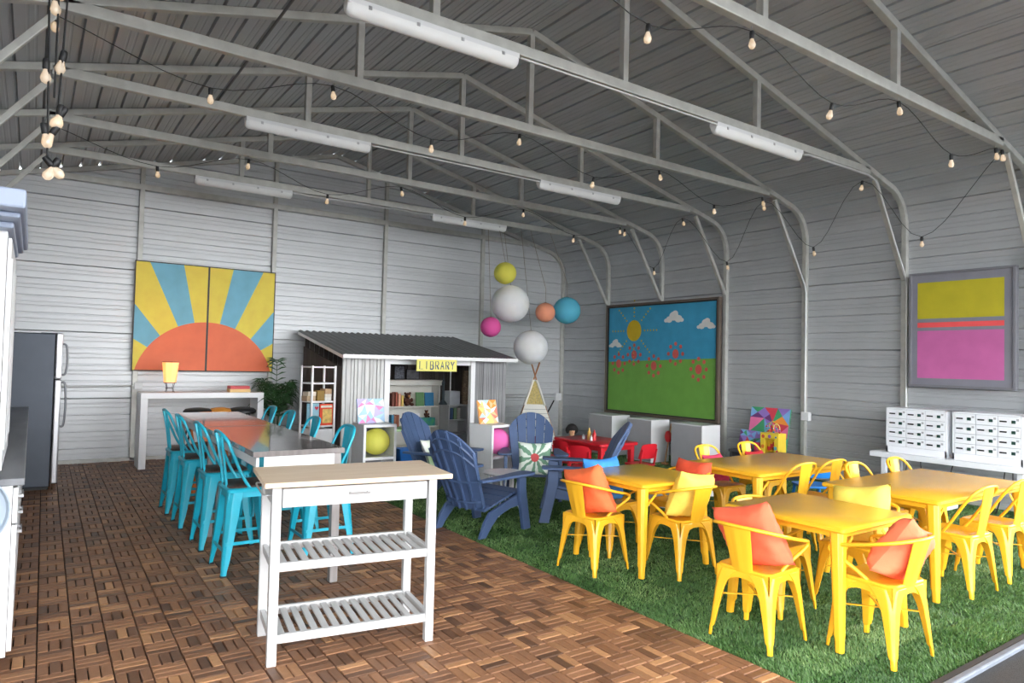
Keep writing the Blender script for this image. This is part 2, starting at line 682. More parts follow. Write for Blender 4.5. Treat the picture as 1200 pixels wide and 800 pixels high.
FRAME_LABEL = ['galvanised steel gable frame standing against the back wall',
               'steel roof frame nearest the back wall, carrying the two farthest tube lights',
               'steel roof frame with string lights, above the flower painting',
               'steel roof frame carrying the middle pair of tube lights',
               'steel roof frame with string lights, fourth from the back wall',
               'steel roof frame carrying the nearest pair of tube lights',
               'steel roof frame with string lights nearest the open front',
               'steel frame at the open front where the turf ends',
               'first frame under the added sky-blocking roof beyond the open front', 'second frame under the added sky-blocking roof beyond the open front', 'outermost frame under the added sky-blocking roof, over the asphalt']
for i, y in enumerate(FY + [FY[7] - k * SP for k in (1, 2, 3)]):  # last three frames only carry the added, unseen roof extension
    fr = T('steel_frame', FRAME_LABEL[i], 'frame', (XM, y, 0), group='steel roof frames')
    for sg in (1, -1):
        pts = []
        n = 12
        ss = [0, ZC * .5] + [ZC + (TOT - ZC) * 0 + k / n * (PI / 2 - RSL) * RC for k in range(n + 1)] + [TOT - .0005]
        for s in ss:
            x, zz = inset(s, TB / 2 + .002)
            pts.append((sg * (x - XM), 0, max(zz, -.03)))
        # keep the two rafters meeting on the ridge
        pts[-1] = (0, 0, pts[-1][2] + .0)

        def post(b):
            k = 2
            b.tube(pts[:3], 0, flat=(TB, TB))

        def raf(b):
            b.tube(pts[2:], 0, flat=(TB, TB))
        P('column', M_steel, fr, post, key='fcol%d' % sg, bev=.006)
        P('rafter', M_steel, fr, raf, key='fraf%d' % sg, bev=.006)
        if i > 0:
            P('knee_brace', M_steel, fr, lambda b: b.bar((sg * ((8.27 if sg > 0 else 8.12) - XM), 0, 3.83), (sg * (XR - .03 - XM), 0, 2.68), .05, .05, (0, 1, 0)), key='fknee%d' % sg, bev=.005)
    xe = 8.12 - XM
    P('bottom_chord', M_steel, fr, lambda b: b.box(-xe, xe, -TB / 2, TB / 2, ZCH - .043, ZCH + .043), key='fch', bev=.006)
    if i > 0:
        for xx in (-1.84, 0, 1.86):
            zt = ZRIDGE - abs(xx) * math.tan(RSL) - .06
            P('web_post', M_steel, fr, lambda b: b.box(xx - .03, xx + .03, -.03, .03, ZCH + .04, zt), key='fweb%.1f' % xx, bev=.005)
    else:
        for bx in (1.2146, 3.0981, 5.0057, 7.0233):
            zt = ZRIDGE - abs(bx - XM) * math.tan(RSL) - .06
            P('web_post', M_steel, fr, lambda b: b.box(bx - XM - .03, bx - XM + .03, -.03, .03, ZCH + .04, zt), bev=.005)

# ------------------------------------------------------------------ shared furniture builders
M_yel = mat('yellow_powder_coat', (240, 180, 44), rough=.26, var=.03, scale=5)
M_tur = mat('turquoise_powder_coat', (30, 172, 198), rough=.32, var=.04, scale=5, coat=.2)
M_org = mat('orange_powder_coat', (226, 118, 44), rough=.35, var=.04, scale=5)
M_seatwood = mat('dark_stained_wood', (66, 52, 46), rough=.45, var=.25, scale=6, stretch=(1, 14, 1))
M_foot = mat('rubber_foot_dark', (40, 40, 42), rough=.7)


def pentleg(b, sx, sy, H, top, bot, prof):
    """sheet-metal leg: chamfered square section, tapering down. top/bot = outer corner offsets"""
    rings = []
    for t, wd in prof:
        z = H * t
        ox = bot[0] + (top[0] - bot[0]) * t
        oy = bot[1] + (top[1] - bot[1]) * t
        c = wd * .34
        pts = [(ox - wd, oy), (ox - c, oy), (ox, oy - c), (ox, oy - wd), (ox - wd * .72, oy - wd * .72)]
        rg = [Vector((sx * x, sy * y, z)) for x, y in pts]
        rings.append(rg)
    b.loft(rings)


def arch_apron(b, side, H, hx, hy, drop, rise, th=.006):
    """arched skirt under one edge of the seat; side 0..3"""
    n = 10
    half = hx if side % 2 == 0 else hy
    off = hy if side % 2 == 0 else hx
    poly = [(-half, H), (half, H)]
    for k in range(n + 1):
        u = 1 - 2 * k / n
        a = abs(u)
        z = H - rise - (drop - rise) * (a ** 2.6)
        poly.append((u * half, z))
    sg = 1 if side < 2 else -1

    def fn(a, c, d):
        return (a, sg * (off - d), c) if side % 2 == 0 else (sg * (off - d), a, c)
    b.prism(poly, fn, 0, th)


def rsq(hx, hy, r, z, n=5):
    pts = []
    for cx, cy, a0 in ((hx - r, hy - r, 0), (-hx + r, hy - r, 90), (-hx + r, -hy + r, 180), (hx - r, -hy + r, 270)):
        for k in range(n + 1):
            a = R(a0 + 90 * k / n)
            pts.append(Vector((cx + r * math.cos(a), cy + r * math.sin(a), z)))
    return pts


def metal_seat(b, H, hx, hy):
    b.loft([rsq(hx, hy, .05, H - .022), rsq(hx + .003, hy + .003, .05, H - .008), rsq(hx - .004, hy - .004, .05, H), rsq(hx - .03, hy - .03, .05, H - .001), rsq(hx - .05, hy - .05, .05, H - .008)])


def splat_panel(b, y0, z0, y1, z1, w0, w1, t=.005):
    """back panel leaning from (y0,z0) to (y1,z1) with pressed ribs"""
    n, m = 10, 8
    d = Vector((0, y1 - y0, z1 - z0)).normalized()
    nrm = Vector((0, d.z, -d.y))
    prof = [0, 0, .003, .003, 0, 0, .003, .003, 0, 0, 0]
    def fn(u, v, off):
        wv = w0 + (w1 - w0) * v
        p = Vector(((u - .5) * wv, y0 + (y1 - y0) * v, z0 + (z1 - z0) * v))
        rib = prof[min(int(u * 10 + .5), 10)] if .08 < v < .92 else 0
        curve = -.012 * (1 - (2 * u - 1) ** 2)
        return p + nrm * (off + rib + curve)
    vs = [fn(i / n, j / m, t) for j in range(m + 1) for i in range(n + 1)] + [fn(i / n, j / m, 0) for j in range(m + 1) for i in range(n + 1)]
    k = (n + 1) * (m + 1)
    fs = []
    for j in range(m):
        for i in range(n):
            a = j * (n + 1) + i
            fs.append((a, a + 1, a + n + 2, a + n + 1)); fs.append((k + a, k + a + n + 1, k + a + n + 2, k + a + 1))
    for j in range(m):
        for a in (j * (n + 1), j * (n + 1) + n):
            fs.append((a, a + n + 1, k + a + n + 1, k + a))
    for i in range(n):
        for a in (i, m * (n + 1) + i):
            fs.append((a, a + 1, k + a + 1, k + a))
    b.add(vs, fs)


LEGP = [(0, .024), (.12, .026), (.15, .036), (.45, .052), (.66, .066), (.78, .082), (.88, .104), (.96, .135)]


def chair_base(t, m, kind, H, hx, hy, splay, foot=True):
    for sx, sy, nm in ((-1, -1, 'a'), (1, -1, 'b'), (1, 1, 'c'), (-1, 1, 'd')):
        P('leg', m, t, lambda b: pentleg(b, sx, sy, H, (hx, hy), (hx + splay, hy + splay), LEGP), key='%s_leg%s' % (kind, nm), bev=.004, smooth=30)
    for s in range(4):
        P('apron', m, t, lambda b: arch_apron(b, s, H - .004, hx - .005, hy - .003, .17, .045), key='%s_apr%d' % (kind, s))
    for s in (-1, 1):
        P('cross_brace', m, t, lambda b: b.bar((-hx * .9, -hy * .9 * s, H * .58), (hx * .9, hy * .9 * s, H * .58 + .004 * s), .016, .004), key='%s_brace%d' % (kind, s))
    P('seat', m, t, lambda b: metal_seat(b, H + .004, hx - .002, hy - .002), key=kind + '_seat', smooth=40)


def armchair(x, y, face, label, group='yellow metal armchairs'):
    """face: heading in degrees clockwise from +Y"""
    t = T('metal_armchair', label, 'chair', (x, y, .002), R(-face), group)
    chair_base(t, M_yel, 'arm', .405, .168, .165, .028)
    path = [(-.150, -.02, .405), (-.165, .04, .45), (-.196, .155, .520), (-.203, .165, .548), (-.206, .14, .562), (-.208, .02, .588),
            (-.200, -.10, .618), (-.165, -.185, .640), (-.09, -.225, .650), (0, -.235, .652)]
    path = path + [(-px, py, pz) for px, py, pz in reversed(path[:-1])]
    P('hoop_back', M_yel, t, lambda b: b.tube(smoothpath(path, 5), .0105, 8), key='arm_hoop', smooth=60)
    P('back_splat', M_yel, t, lambda b: splat_panel(b, -.160, .40, -.228, .652, .125, .168), key='arm_splat', smooth=35)
    return t


def side_chair(x, y, face, label, group='yellow metal side chairs'):
    t = T('metal_side_chair', label, 'chair', (x, y, .002), R(-face), group)
    chair_base(t, M_yel, 'side', .405, .168, .165, .028)
    path = [(-.160, .02, .405), (-.163, -.03, .47), (-.168, -.10, .58), (-.170, -.15, .655), (-.150, -.19, .710), (-.09, -.212, .738), (0, -.218, .745)]
    path = path + [(-px, py, pz) for px, py, pz in reversed(path[:-1])]
    P('hoop_back', M_yel, t, lambda b: b.tube(smoothpath(path, 5), .0105, 8), key='side_hoop', smooth=60)
    P('back_splat', M_yel, t, lambda b: splat_panel(b, -.158, .40, -.214, .742, .115, .150), key='side_splat', smooth=35)
    return t


def bar_stool(x, y, face, label, style, group, m=None, k='tur', sc=None):
    m = m or M_tur
    t = T('counter_stool', label, 'stool', (x, y, 0), R(-face), group, scale=sc)
    H = .585
    for sx, sy, nm in ((-1, -1, 'a'), (1, -1, 'b'), (1, 1, 'c'), (-1, 1, 'd')):
        lg = P('leg', m, t, lambda b: pentleg(b, sx, sy, H, (.165, .165), (.205, .205), [(0, .034), (.06, .036), (.2, .052), (.6, .078), (.85, .092), (.97, .104)]), key='%s_sleg%s' % (k, nm), bev=.004, smooth=30)
        P('foot_cap', M_foot, lg, lambda b: b.box(sx * .172, sx * .207, sy * .172, sy * .207, -.001, .012), key='stfoot' + nm)
    for s in range(4):
        P('apron', m, t, lambda b: arch_apron(b, s, H, .150, .163, .085, .06), key='%s_sapr%d' % (k, s))
    for nm, (ax, ay, bx, by, z) in {'f': (-.18, .185, .18, .185, .17), 'r': (-.18, -.185, .18, -.185, .17), 'l': (-.185, -.18, -.185, .18, .22), 'q': (.185, -.18, .185, .18, .22)}.items():
        P('foot_rail', m, t, lambda b: b.bar((ax, ay, z), (bx, by, z), .008, .022), key='%s_rail%s' % (k, nm))
    P('seat_pan', m, t, lambda b: b.loft([rsq(.172, .172, .04, H - .02), rsq(.174, .174, .04, H), rsq(.165, .165, .04, H + .008)]), key=k + '_span', smooth=40)
    P('wooden_seat', M_seatwood, t, lambda b: b.loft([rsq(.155, .155, .05, H + .004), rsq(.158, .158, .05, H + .02), rsq(.148, .148, .05, H + .028)]), key='stool_wood', smooth=40)
    path = [(-.155, -.02, H), (-.160, -.08, H + .10), (-.170, -.15, H + .26), (-.155, -.185, H + .345), (-.10, -.21, H + .385), (0, -.215, H + .395)]
    path = path + [(-px, py, pz) for px, py, pz in reversed(path[:-1])]
    P('hoop_back', m, t, lambda b: b.tube(smoothpath(path, 5), .0115, 8), key=k + '_shoop', smooth=60)
    if style == 'splat':
        P('back_splat', m, t, lambda b: splat_panel(b, -.155, H, -.212, H + .39, .12, .17), key=k + '_ssplat', smooth=35)
    else:
        for sx in (-1, 1):
            P('back_bar', m, t, lambda b: b.tube(smoothpath([(sx * .055, -.155, H), (sx * .06, -.18, H + .2), (sx * .085, -.21, H + .375)], 5), .0095, 8), key='%s_sbar%d' % (k, sx), smooth=60)
    return t


def pillow_fn(b, s=.21, t=.07, seed=0, n=18, aspect=1.0):
    rg = random.Random(seed)
    ph = [rg.uniform(0, 6.28) for _ in range(6)]

    def surf(sg):
        def fn(u, v):
            U, V = 2 * u - 1, 2 * v - 1
            pin = .10
            x = s * U * (1 - pin * (1 - V * V) * abs(U) ** 2)
            y = s * aspect * V * (1 - pin * (1 - U * U) * abs(V) ** 2)
            e = (max(0, 1 - U ** 4)) ** .5 * (max(0, 1 - V ** 4)) ** .5
            wr = 1 + .05 * math.sin(5 * U + 3 * V + ph[0]) + .05 * math.sin(7 * V - 4 * U + ph[1])
            edge = (1 - abs(U)) * (1 - abs(V))
            ripple = .006 * math.sin(22 * math.atan2(V, U) + ph[2]) * (1 - edge) * e
            return Vector((x, y, sg * (t * e * wr + ripple)))
        return fn
    b.grid(surf(1), n, n)
    o = len(b.v)
    b.grid(surf(-1), n, n)


def fabric(name, rgb, **k):
    return mat(name, rgb, rough=.85, var=.07, scale=14, bump=.25, bscale=220, **k)


M_porange = fabric('orange_cotton', (240, 112, 62))
M_pcoral = fabric('coral_cotton', (240, 104, 70))
M_ppeach = fabric('peach_cotton', (240, 122, 84))
M_pred = fabric('red_orange_cotton', (232, 84, 52))
M_pyel = fabric('yellow_cotton', (244, 214, 92))
M_pblue = fabric('blue_cotton', (60, 140, 215))
M_paqua = fabric('aqua_cotton', (120, 200, 214))
M_pipe = MATS.get('x')


def pillow(x, y, z, face, lean, m, label, s=.2, t=.07, seed=0, roll=0., cat='pillow', aspect=1.0):
    """upright pillow; its flat side looks along heading `face`, leaning back by `lean` degrees, rolled in its plane"""
    def fn(b):
        pillow_fn(b, s, t, seed, aspect=aspect)
    o = P('throw_pillow', m, None, fn, smooth=70)
    # local z -> heading, local y -> up
    q = Matrix.Rotation(R(-face), 4, 'Z') @ Matrix.Rotation(R(-90 + lean), 4, 'X') @ Matrix.Rotation(R(180 + roll), 4, 'Z')
    o.matrix_world = Matrix.Translation((x, y, z)) @ q
    me = o.data
    tag(o, label, cat, 'throw pillows')
    # welt seam around the edge
    return o


# ------------------------------------------------------------------ kitchen cart in front
M_butcher = mat('pale_butcher_block', (214, 188, 158), rough=.38, var=.10, scale=3.2, stretch=(1.2, 14, 4), rgb2=(228, 206, 180))
ct = T('kitchen_cart', 'white slatted kitchen cart with pale wooden top in front of bar table', 'cart', (1.45, 3.60, 0), R(-8.8))
HW, HD, LW = .405, .205, .045
for sx in (-1, 1):
    for sy in (-1, 1):
        P('leg', M_whitewood, ct, lambda b: b.box(sx * HW - LW / 2, sx * HW + LW / 2, sy * HD - LW / 2, sy * HD + LW / 2, 0, .875), bev=.003)
P('top', M_butcher, ct, lambda b: b.box(-.47, .50, -.275, .265, .877, .903), bev=.004)
for i_, zc in ((0, .125), (1, .475)):
    sh = T('shelf', '', 'x'); del sh['label']; del sh['category']
    sh.parent = ct
    P('rail', M_whitewood, sh, lambda b: b.box(-HW + .02, HW - .02, -HD - .014, -HD + .012, zc - .02, zc + .022), bev=.002)
    P('rail', M_whitewood, sh, lambda b: b.box(-HW + .02, HW - .02, HD - .012, HD + .014, zc - .02, zc + .022), bev=.002)
    for sx in (-1, 1):
        P('rail', M_whitewood, sh, lambda b: b.box(sx * HW - .012, sx * HW + .012, -HD + .02, HD - .02, zc - .02, zc + .022), bev=.002)
    ns = 14
    for k in range(ns):
        xk = -HW + .05 + (2 * HW - .10) * k / (ns - 1)
        P('slat', M_whitewood, sh, lambda b: b.box(-.0165, .0165, -HD + .01, HD - .01, -.006, .006), key='cartslat', loc=(xk, 0, zc + .008), bev=.002)
P('apron', M_whitewood, ct, lambda b: [b.box(sx * HW - .010, sx * HW + .010, -HD, HD, .77, .876) for sx in (-1, 1)] + [b.box(-HW, HW, HD - .01, HD + .01, .77, .876)])
dr = P('drawer', M_whitewood, ct, lambda b: b.box(-HW + .029, HW - .029, -HD - .010, -HD + .2, .768, .862), bev=.003)
P('handle', mat('satin_nickel', (150, 148, 146), rough=.4, metal=.6), dr, lambda b: (b.tube([(-.055, -HD - .04, .825), (.055, -HD - .04, .825)], .0045), b.tube([(-.045, -HD - .04, .825), (-.045, -HD - .012, .825)], .0035), b.tube([(.045, -HD - .04, .825), (.045, -HD - .012, .825)], .0035)), smooth=50)
P('towel_bar', M_chrome, ct, lambda b: b.tube(smoothpath([(-HW - .02, -HD + .02, .83), (-HW - .055, -HD + .03, .83), (-HW - .06, 0, .83), (-HW - .055, HD - .03, .83), (-HW - .02, HD - .02, .83)], 5), .005), smooth=60)

# ------------------------------------------------------------------ yellow tables
def yellow_table(cx, cy, lx, ly, label):
    t = T('metal_table', label, 'table', (cx, cy, .002), 0, 'yellow metal tables')
    hx, hy = lx / 2, ly / 2
    P('table_top', M_yel, t, lambda b: b.loft([rsq(hx - .006, hy - .006, .02, .638), rsq(hx, hy, .022, .645), rsq(hx, hy, .022, .661), rsq(hx - .008, hy - .008, .02, .668)]), smooth=40)
    P('apron', M_yel, t, lambda b: b.loft([rsq(hx - .05, hy - .05, .02, .602), rsq(hx - .045, hy - .045, .02, .64)], cap=False))
    for sx in (-1, 1):
        for sy in (-1, 1):
            def leg(b):
                rings = []
                for z, wd in ((0, .042), (.07, .046), (.09, .054), (.12, .054), (.30, .062), (.64, .078)):
                    k = z / .64
                    ox, oy = (hx - .012) + (hx - .03 - hx + .012) * k, (hy - .012) + (-.018) * k
                    c = wd * .25
                    ax, ay = sx * (ox - wd), sy * (oy - wd)
                    x0, x1, y0, y1 = sorted((sx * ox, ax)) + sorted((sy * oy, ay))
                    rings.append([Vector(q + (z,)) for q in ((x0 + c, y0), (x1 - c, y0), (x1, y0 + c), (x1, y1 - c), (x1 - c, y1), (x0 + c, y1), (x0, y1 - c), (x0, y0 + c))])
                b.loft(rings)
            P('leg', M_yel, t, leg, bev=.003, smooth=35)
            P('strut', M_yel, t, lambda b: b.bar((sx * (hx - .07), sy * (hy - .07), .46), (sx * (hx - .22), sy * (hy - .07), .585), .018, .004, (0, 1, 0)))
    return t


yellow_table(3.965, 2.385, .765, .775, 'square yellow metal table nearest the asphalt edge')
yellow_table(3.965, 3.855, .765, .785, 'square yellow metal table nearest the blue garden chairs')
yellow_table(5.55, 3.785, 1.50, .83, 'long yellow metal table in front of the leaning patchwork painting')
yellow_table(5.70, 2.51, 1.56, .83, 'long glossy yellow metal table below the white lockers')

# armchairs round the two square tables
armchair(3.415, 2.40, 86, 'yellow metal armchair with coral pillow, nearest the wooden deck')
armchair(3.83, 1.93, 3, 'yellow metal armchair with peach pillow, closest to the asphalt')
armchair(3.95, 2.67, 180, 'yellow metal armchair with aqua pillow behind nearest square table')
armchair(4.43, 2.38, -90, 'yellow metal armchair with crumpled yellow pillow beside nearest square table')
armchair(3.495, 3.88, 84, 'yellow metal armchair with orange pillow beside the blue garden chairs')
armchair(4.0, 3.48, 4, 'yellow metal armchair with pale yellow pillow at second square table')
armchair(3.95, 4.17, 180, 'yellow metal armchair with blue pillow behind second square table')
armchair(4.47, 3.92, -90, 'yellow metal armchair with red-orange pillow beside second square table')
# side chairs at the long tables
side_chair(5.27, 3.46, 2, 'yellow side chair at patchwork-painting table, front left')
side_chair(5.73, 3.46, 2, 'yellow side chair at patchwork-painting table, front right')
side_chair(5.47, 4.27, 180, 'yellow side chair with pink seat cushion against the storage cabinets')
side_chair(6.13, 4.27, 180, 'yellow side chair with red seat cushion, below the patchwork painting')
side_chair(5.42, 2.20, 2, 'yellow side chair on the near side of the locker table, left one')
side_chair(6.05, 2.20, 2, 'yellow side chair at the right edge of the picture')
side_chair(5.68, 2.88, 180, 'yellow side chair behind locker table, further from the lockers')
side_chair(6.36, 2.88, 180, 'yellow side chair behind locker table, just below the locker shelf')

pillow(3.37, 2.41, .575, 84, 20, M_pcoral, 'coral orange pillow in the armchair nearest the wooden deck', .19, .085, 1, roll=-16)
pillow(3.90, 1.85, .545, 3, 27, M_ppeach, 'peach orange pillow in the armchair closest to the asphalt', .18, .09, 2, roll=24)
pillow(3.93, 2.745, .50, 180, 14, M_paqua, 'aqua blue pillow in the chair behind nearest square table', .125, .05, 3)
pillow(4.52, 2.40, .575, -90, 16, M_pyel, 'crumpled bright yellow pillow beside nearest square table', .195, .09, 4, roll=10)
pillow(3.46, 3.89, .575, 82, 18, M_porange, 'orange pillow in the armchair beside the blue garden chairs', .19, .085, 5, roll=-14)
pillow(4.03, 3.42, .57, 4, 18, M_pyel, 'pale yellow pillow in the armchair at second square table', .18, .085, 6, roll=8)
pillow(3.95, 4.27, .555, 180, 16, M_pblue, 'bright blue pillow leaning behind second square table', .19, .08, 7)
pillow(4.60, 3.90, .555, -90, 16, M_pred, 'red-orange pillow in the chair beside second square table', .18, .075, 8)
M_cpink = fabric('pink_cotton', (214, 60, 96))
M_cred = fabric('red_cotton', (190, 36, 44))
pillow(5.47, 4.33, .545, 180, 24, M_cpink, 'pink cushion on the chair against the storage cabinets', .14, .05, 9)
pillow(6.13, 4.33, .545, 180, 24, M_cred, 'red cushion on the chair below the patchwork painting', .14, .05, 10)

# ------------------------------------------------------------------ bar tables and stools
M_bartop = mat('grey_oak_laminate', (128, 122, 120), rough=.10, var=.14, scale=2.5, stretch=(14, 1, 1), coat=.4)
M_barleg = mat('grey_oak_leg', (150, 145, 143), rough=.4, var=.15, scale=4, stretch=(8, 8, 1))


def bar_table(cx, cy, lx, ly, label):
    t = T('bar_table', label, 'table', (cx, cy, 0), R(-1.6), 'grey bar tables')
    hx, hy = lx / 2, ly / 2
    P('table_top', M_bartop, t, lambda b: b.box(-hx, hx, -hy, hy, .872, .908), bev=.003)
    P('apron', M_white, t, lambda b: (b.box(-hx + .07, hx - .07, -hy + .006, -hy + .017, .80, .872), b.box(-hx + .05, hx - .05, hy - .05, hy - .03, .80, .872),
                                      b.box(-hx + .03, -hx + .05, -hy + .05, hy - .05, .80, .872), b.box(hx - .05, hx - .03, -hy + .05, hy - .05, .80, .872)))
    for sx in (-1, 1):
        for sy in (-1, 1):
            lx_ = hx - (.14 if sx < 0 and sy < 0 else .045)
            P('leg', M_barleg, t, lambda b: b.box(sx * lx_ - .027, sx * lx_ + .027, sy * (hy - .045) - .027, sy * (hy - .045) + .027, 0, .872), bev=.003)


bar_table(1.50, 5.37, .60, 1.72, 'grey wooden bar table nearest the white cart')
bar_table(1.55, 7.08, .60, 1.62, 'grey wooden bar table nearest the white console')
GL, GR = 'turquoise stools along the deck side of the bar tables', 'turquoise stools on the library side of the bar tables'
for k, (x, y, l) in enumerate(((1.315, 5.18, 'turquoise stool on deck side of bar tables, nearest the camera'), (1.315, 5.93, 'turquoise stool on deck side, second from the camera'),
                               (1.30, 6.74, 'turquoise stool on deck side, third from the camera'), (1.29, 7.40, 'turquoise stool on deck side, farthest from the camera'))):
    bar_stool(x, y, 90, l, 'bars', GL)
for k, (x, y, l) in enumerate(((1.90, 5.27, 'turquoise stool on library side, nearest the white cart'), (1.92, 6.12, 'turquoise stool on library side, second from the white cart'),
                               (1.94, 6.90, 'turquoise stool on library side, third from the white cart'), (1.96, 7.60, 'turquoise stool on library side, nearest the palm'))):
    bar_stool(x, y, -90, l, 'splat', GR)
bar_stool(1.66, 8.22, 180, 'orange metal stool at the far end of the bar tables', 'splat', None, M_org, 'org', (1, 1, .88))

# ------------------------------------------------------------------ left side: fridge, counter, hutch
M_fridge = mat('fridge_dark_side', (72, 78, 88), rough=.42, metal=.35, var=.05)
M_fdoor = mat('fridge_steel_door', (188, 188, 192), rough=.30, metal=.7, var=.04, stretch=(1, 1, 20))
fg = T('refrigerator', 'grey two-door refrigerator standing at the end of the counter', 'refrigerator', (-.12, 9.44, 0))
P('body', M_fridge, fg, lambda b: b.box(-.33, .33, -.34, .34, .03, 1.715), bev=.012)
P('kick_plate', M_black, fg, lambda b: b.box(-.30, .32, -.32, .32, 0, .03))
for nm, z0, z1 in (('freezer_door', 1.215, 1.72), ('fridge_door', .06, 1.205)):
    d = P(nm, M_fdoor, fg, lambda b: b.box(.338, .40, -.345, .345, z0, z1), bev=.014)
    za, zb = (z0 + .04, z1 - .12) if nm == 'freezer_door' else (z1 - .52, z1 - .03)
    P('handle', mat('fridge_handle_steel', (120, 122, 126), rough=.35, metal=.7), d, lambda b: b.tube(smoothpath([(.395, -.29, za), (.435, -.29, za + .02), (.448, -.29, (za + zb) / 2), (.435, -.29, zb - .02), (.395, -.29, zb)], 6), .011), smooth=60)
P('hinge_cap', M_fridge, fg, lambda b: b.box(.20, .38, .22, .32, 1.715, 1.735), bev=.005)

M_marble = mat('dark_grey_laminate', (92, 94, 98), rough=.35, var=.4, scale=2.4, stretch=(3, .5, 3), rgb2=(128, 130, 134), detail=8)
wt = P('worktop', M_marble, None, lambda b: b.box(-.80, -.005, 4.0, 9.05, .878, .912), bev=.004)
tag(wt, 'dark grey marbled worktop along the left wall', 'worktop')
cabl = ['white drawer cabinet next to the refrigerator', 'white drawer cabinet second from the refrigerator', 'white drawer cabinet in the middle of the counter',
        'white drawer cabinet second from the near counter end', 'white drawer cabinet at the near end of the counter']
for k in range(5):
    y1 = 9.04 - k * 1.008
    y0 = y1 - 1.0
    cb = T('base_cabinet', cabl[k], 'cabinet', (-.40, (y0 + y1) / 2, 0), group='white base cabinets')
    P('body', M_white, cb, lambda b: (b.box(-.38, .35, -.5, .5, .08, .877), b.box(-.36, .30, -.49, .49, 0, .08)), key='cabbody')
    for a in (-1, 1):
        for z0, z1 in ((.70, .865), (.10, .69)):
            d = P('drawer' if z0 > .5 else 'door', M_white, cb, lambda b: b.box(.352, .372, min(a * .49, a * .01), max(a * .49, a * .01), z0, z1), key='cabd%d%.1f' % (a, z0), bev=.003)
            P('handle', M_chrome, d, lambda b: (b.box(.385, .392, a * .25 - .07, a * .25 + .07, z1 - .075, z1 - .06), b.box(.37, .39, a * .25 - .068, a * .25 - .058, z1 - .073, z1 - .062), b.box(.37, .39, a * .25 + .058, a * .25 + .068, z1 - .073, z1 - .062)), key='cabh%d%.1f' % (a, z0))
M_cornice = mat('pale_blue_grey_paint', (156, 168, 190), rough=.45, var=.03)
hu = T('hutch', 'tall white hutch with blue-grey cornice standing on the worktop', 'cabinet', (-.45, 4.6, .9125))
P('body', M_white, hu, lambda b: b.box(-.33, .335, -.55, .55, 0, 1.17), bev=.003)
for a in (-1, 0, 1):
    d = P('door', M_white, hu, lambda b: (b.box(.337, .352, a * .36 - .175, a * .36 + .175, .03, 1.14)), key='hudoor%d' % a, bev=.003)
    P('door_panel', M_white, d, lambda b: b.box(.350, .358, a * .36 - .115, a * .36 + .115, .12, 1.05), key='hupan%d' % a, bev=.006)
P('cornice', M_cornice, hu, lambda b: (b.box(-.33, .36, -.66, .58, 1.17, 1.20), b.box(-.33, .385, -.80, .60, 1.20, 1.225), b.box(-.33, .405, -.92, .62, 1.225, 1.31)), bev=.01)
M_tray = mat('pale_grey_enamel', (158, 172, 186), rough=.35, var=.03)
tr = P('round_tray', M_tray, None, lambda b: b.lathe([(.001, 0), (.13, 0), (.165, .012), (.172, .03), (.166, .03), (.155, .014), (.001, .008)], 32), smooth=40)
tr.matrix_world = Matrix.Translation((-.225, 3.985, .775)) @ Matrix.Rotation(R(90), 4, 'X')
tag(tr, 'round pale grey tray hanging at the near end of the counter', 'tray')

# ------------------------------------------------------------------ console, lamp, boxes, black stools
M_gloss = mat('bright_white_lacquer', (246, 246, 247), rough=.3, var=.01)
cn = T('console_table', 'white waterfall console table under the sunrise painting', 'table', (1.975, 10.36, 0))
P('top', M_gloss, cn, lambda b: b.box(-.785, .785, -.21, .21, .925, 1.0), bev=.004)
for sx in (-1, 1):
    P('leg_panel', M_gloss, cn, lambda b: b.box(sx * .785 - (.085 if sx > 0 else 0), sx * .785 + (.085 if sx < 0 else 0), -.21, .21, 0, .925), bev=.004)
M_shade = mat('lamp_shade_glow', (255, 216, 170), rough=.8, emit=(255, 176, 96), estr=.9, subs=.3)
lp = T('table_lamp', 'small glowing orange table lamp on the white console', 'lamp', (1.555, 10.33, 1.0))
P('shade', M_shade, lp, lambda b: b.lathe([(.075, .13), (.105, .41), (.102, .41), (.072, .13)], 8), smooth=20)
for k in range(4):
    a = PI / 4 + k * PI / 2
    P('leg', M_blackmetal, lp, lambda b: b.tube([(.075 * math.cos(a), .075 * math.sin(a), .135), (.05 * math.cos(a), .05 * math.sin(a), .06), (.07 * math.cos(a), .07 * math.sin(a), 0)], .004, 6))
P('wire_ring', M_blackmetal, lp, lambda b: [b.tube([(r_ * math.cos(2 * PI * q / 16), r_ * math.sin(2 * PI * q / 16), z_) for q in range(16)], .004, 5, closed=True) for r_, z_ in ((.077, .13), (.107, .41), (.055, .06))])
lamp_l = bpy.data.lights.new('bulb', 'POINT'); lamp_l.energy = 4; lamp_l.color = (1, .72, .42); lamp_l.shadow_soft_size = .03
lo = bpy.data.objects.new('bulb', lamp_l); COL.objects.link(lo); lo.parent = lp; lo.location = (0, 0, .30)
M_cream = mat('cream_card', (246, 206, 140), rough=.6)
M_redbox = mat('red_card', (216, 78, 84), rough=.5)
tag(P('game_box', M_cream, None, lambda b: b.box(2.31, 2.59, 10.22, 10.42, 1.0005, 1.046), bev=.003), 'cream box at the bottom of the pair on the console', 'box', 'boxes on the console')
tag(P('game_box', M_redbox, None, lambda b: b.box(2.315, 2.58, 10.225, 10.42, 1.0465, 1.088), bev=.003), 'red box on top of the cream box on the console', 'box', 'boxes on the console')
M_leather = mat('black_leatherette', (30, 30, 33), rough=.45, var=.1, bump=.1)
M_orangeseat = mat('tan_orange_leatherette', (226, 150, 62), rough=.5, var=.06)
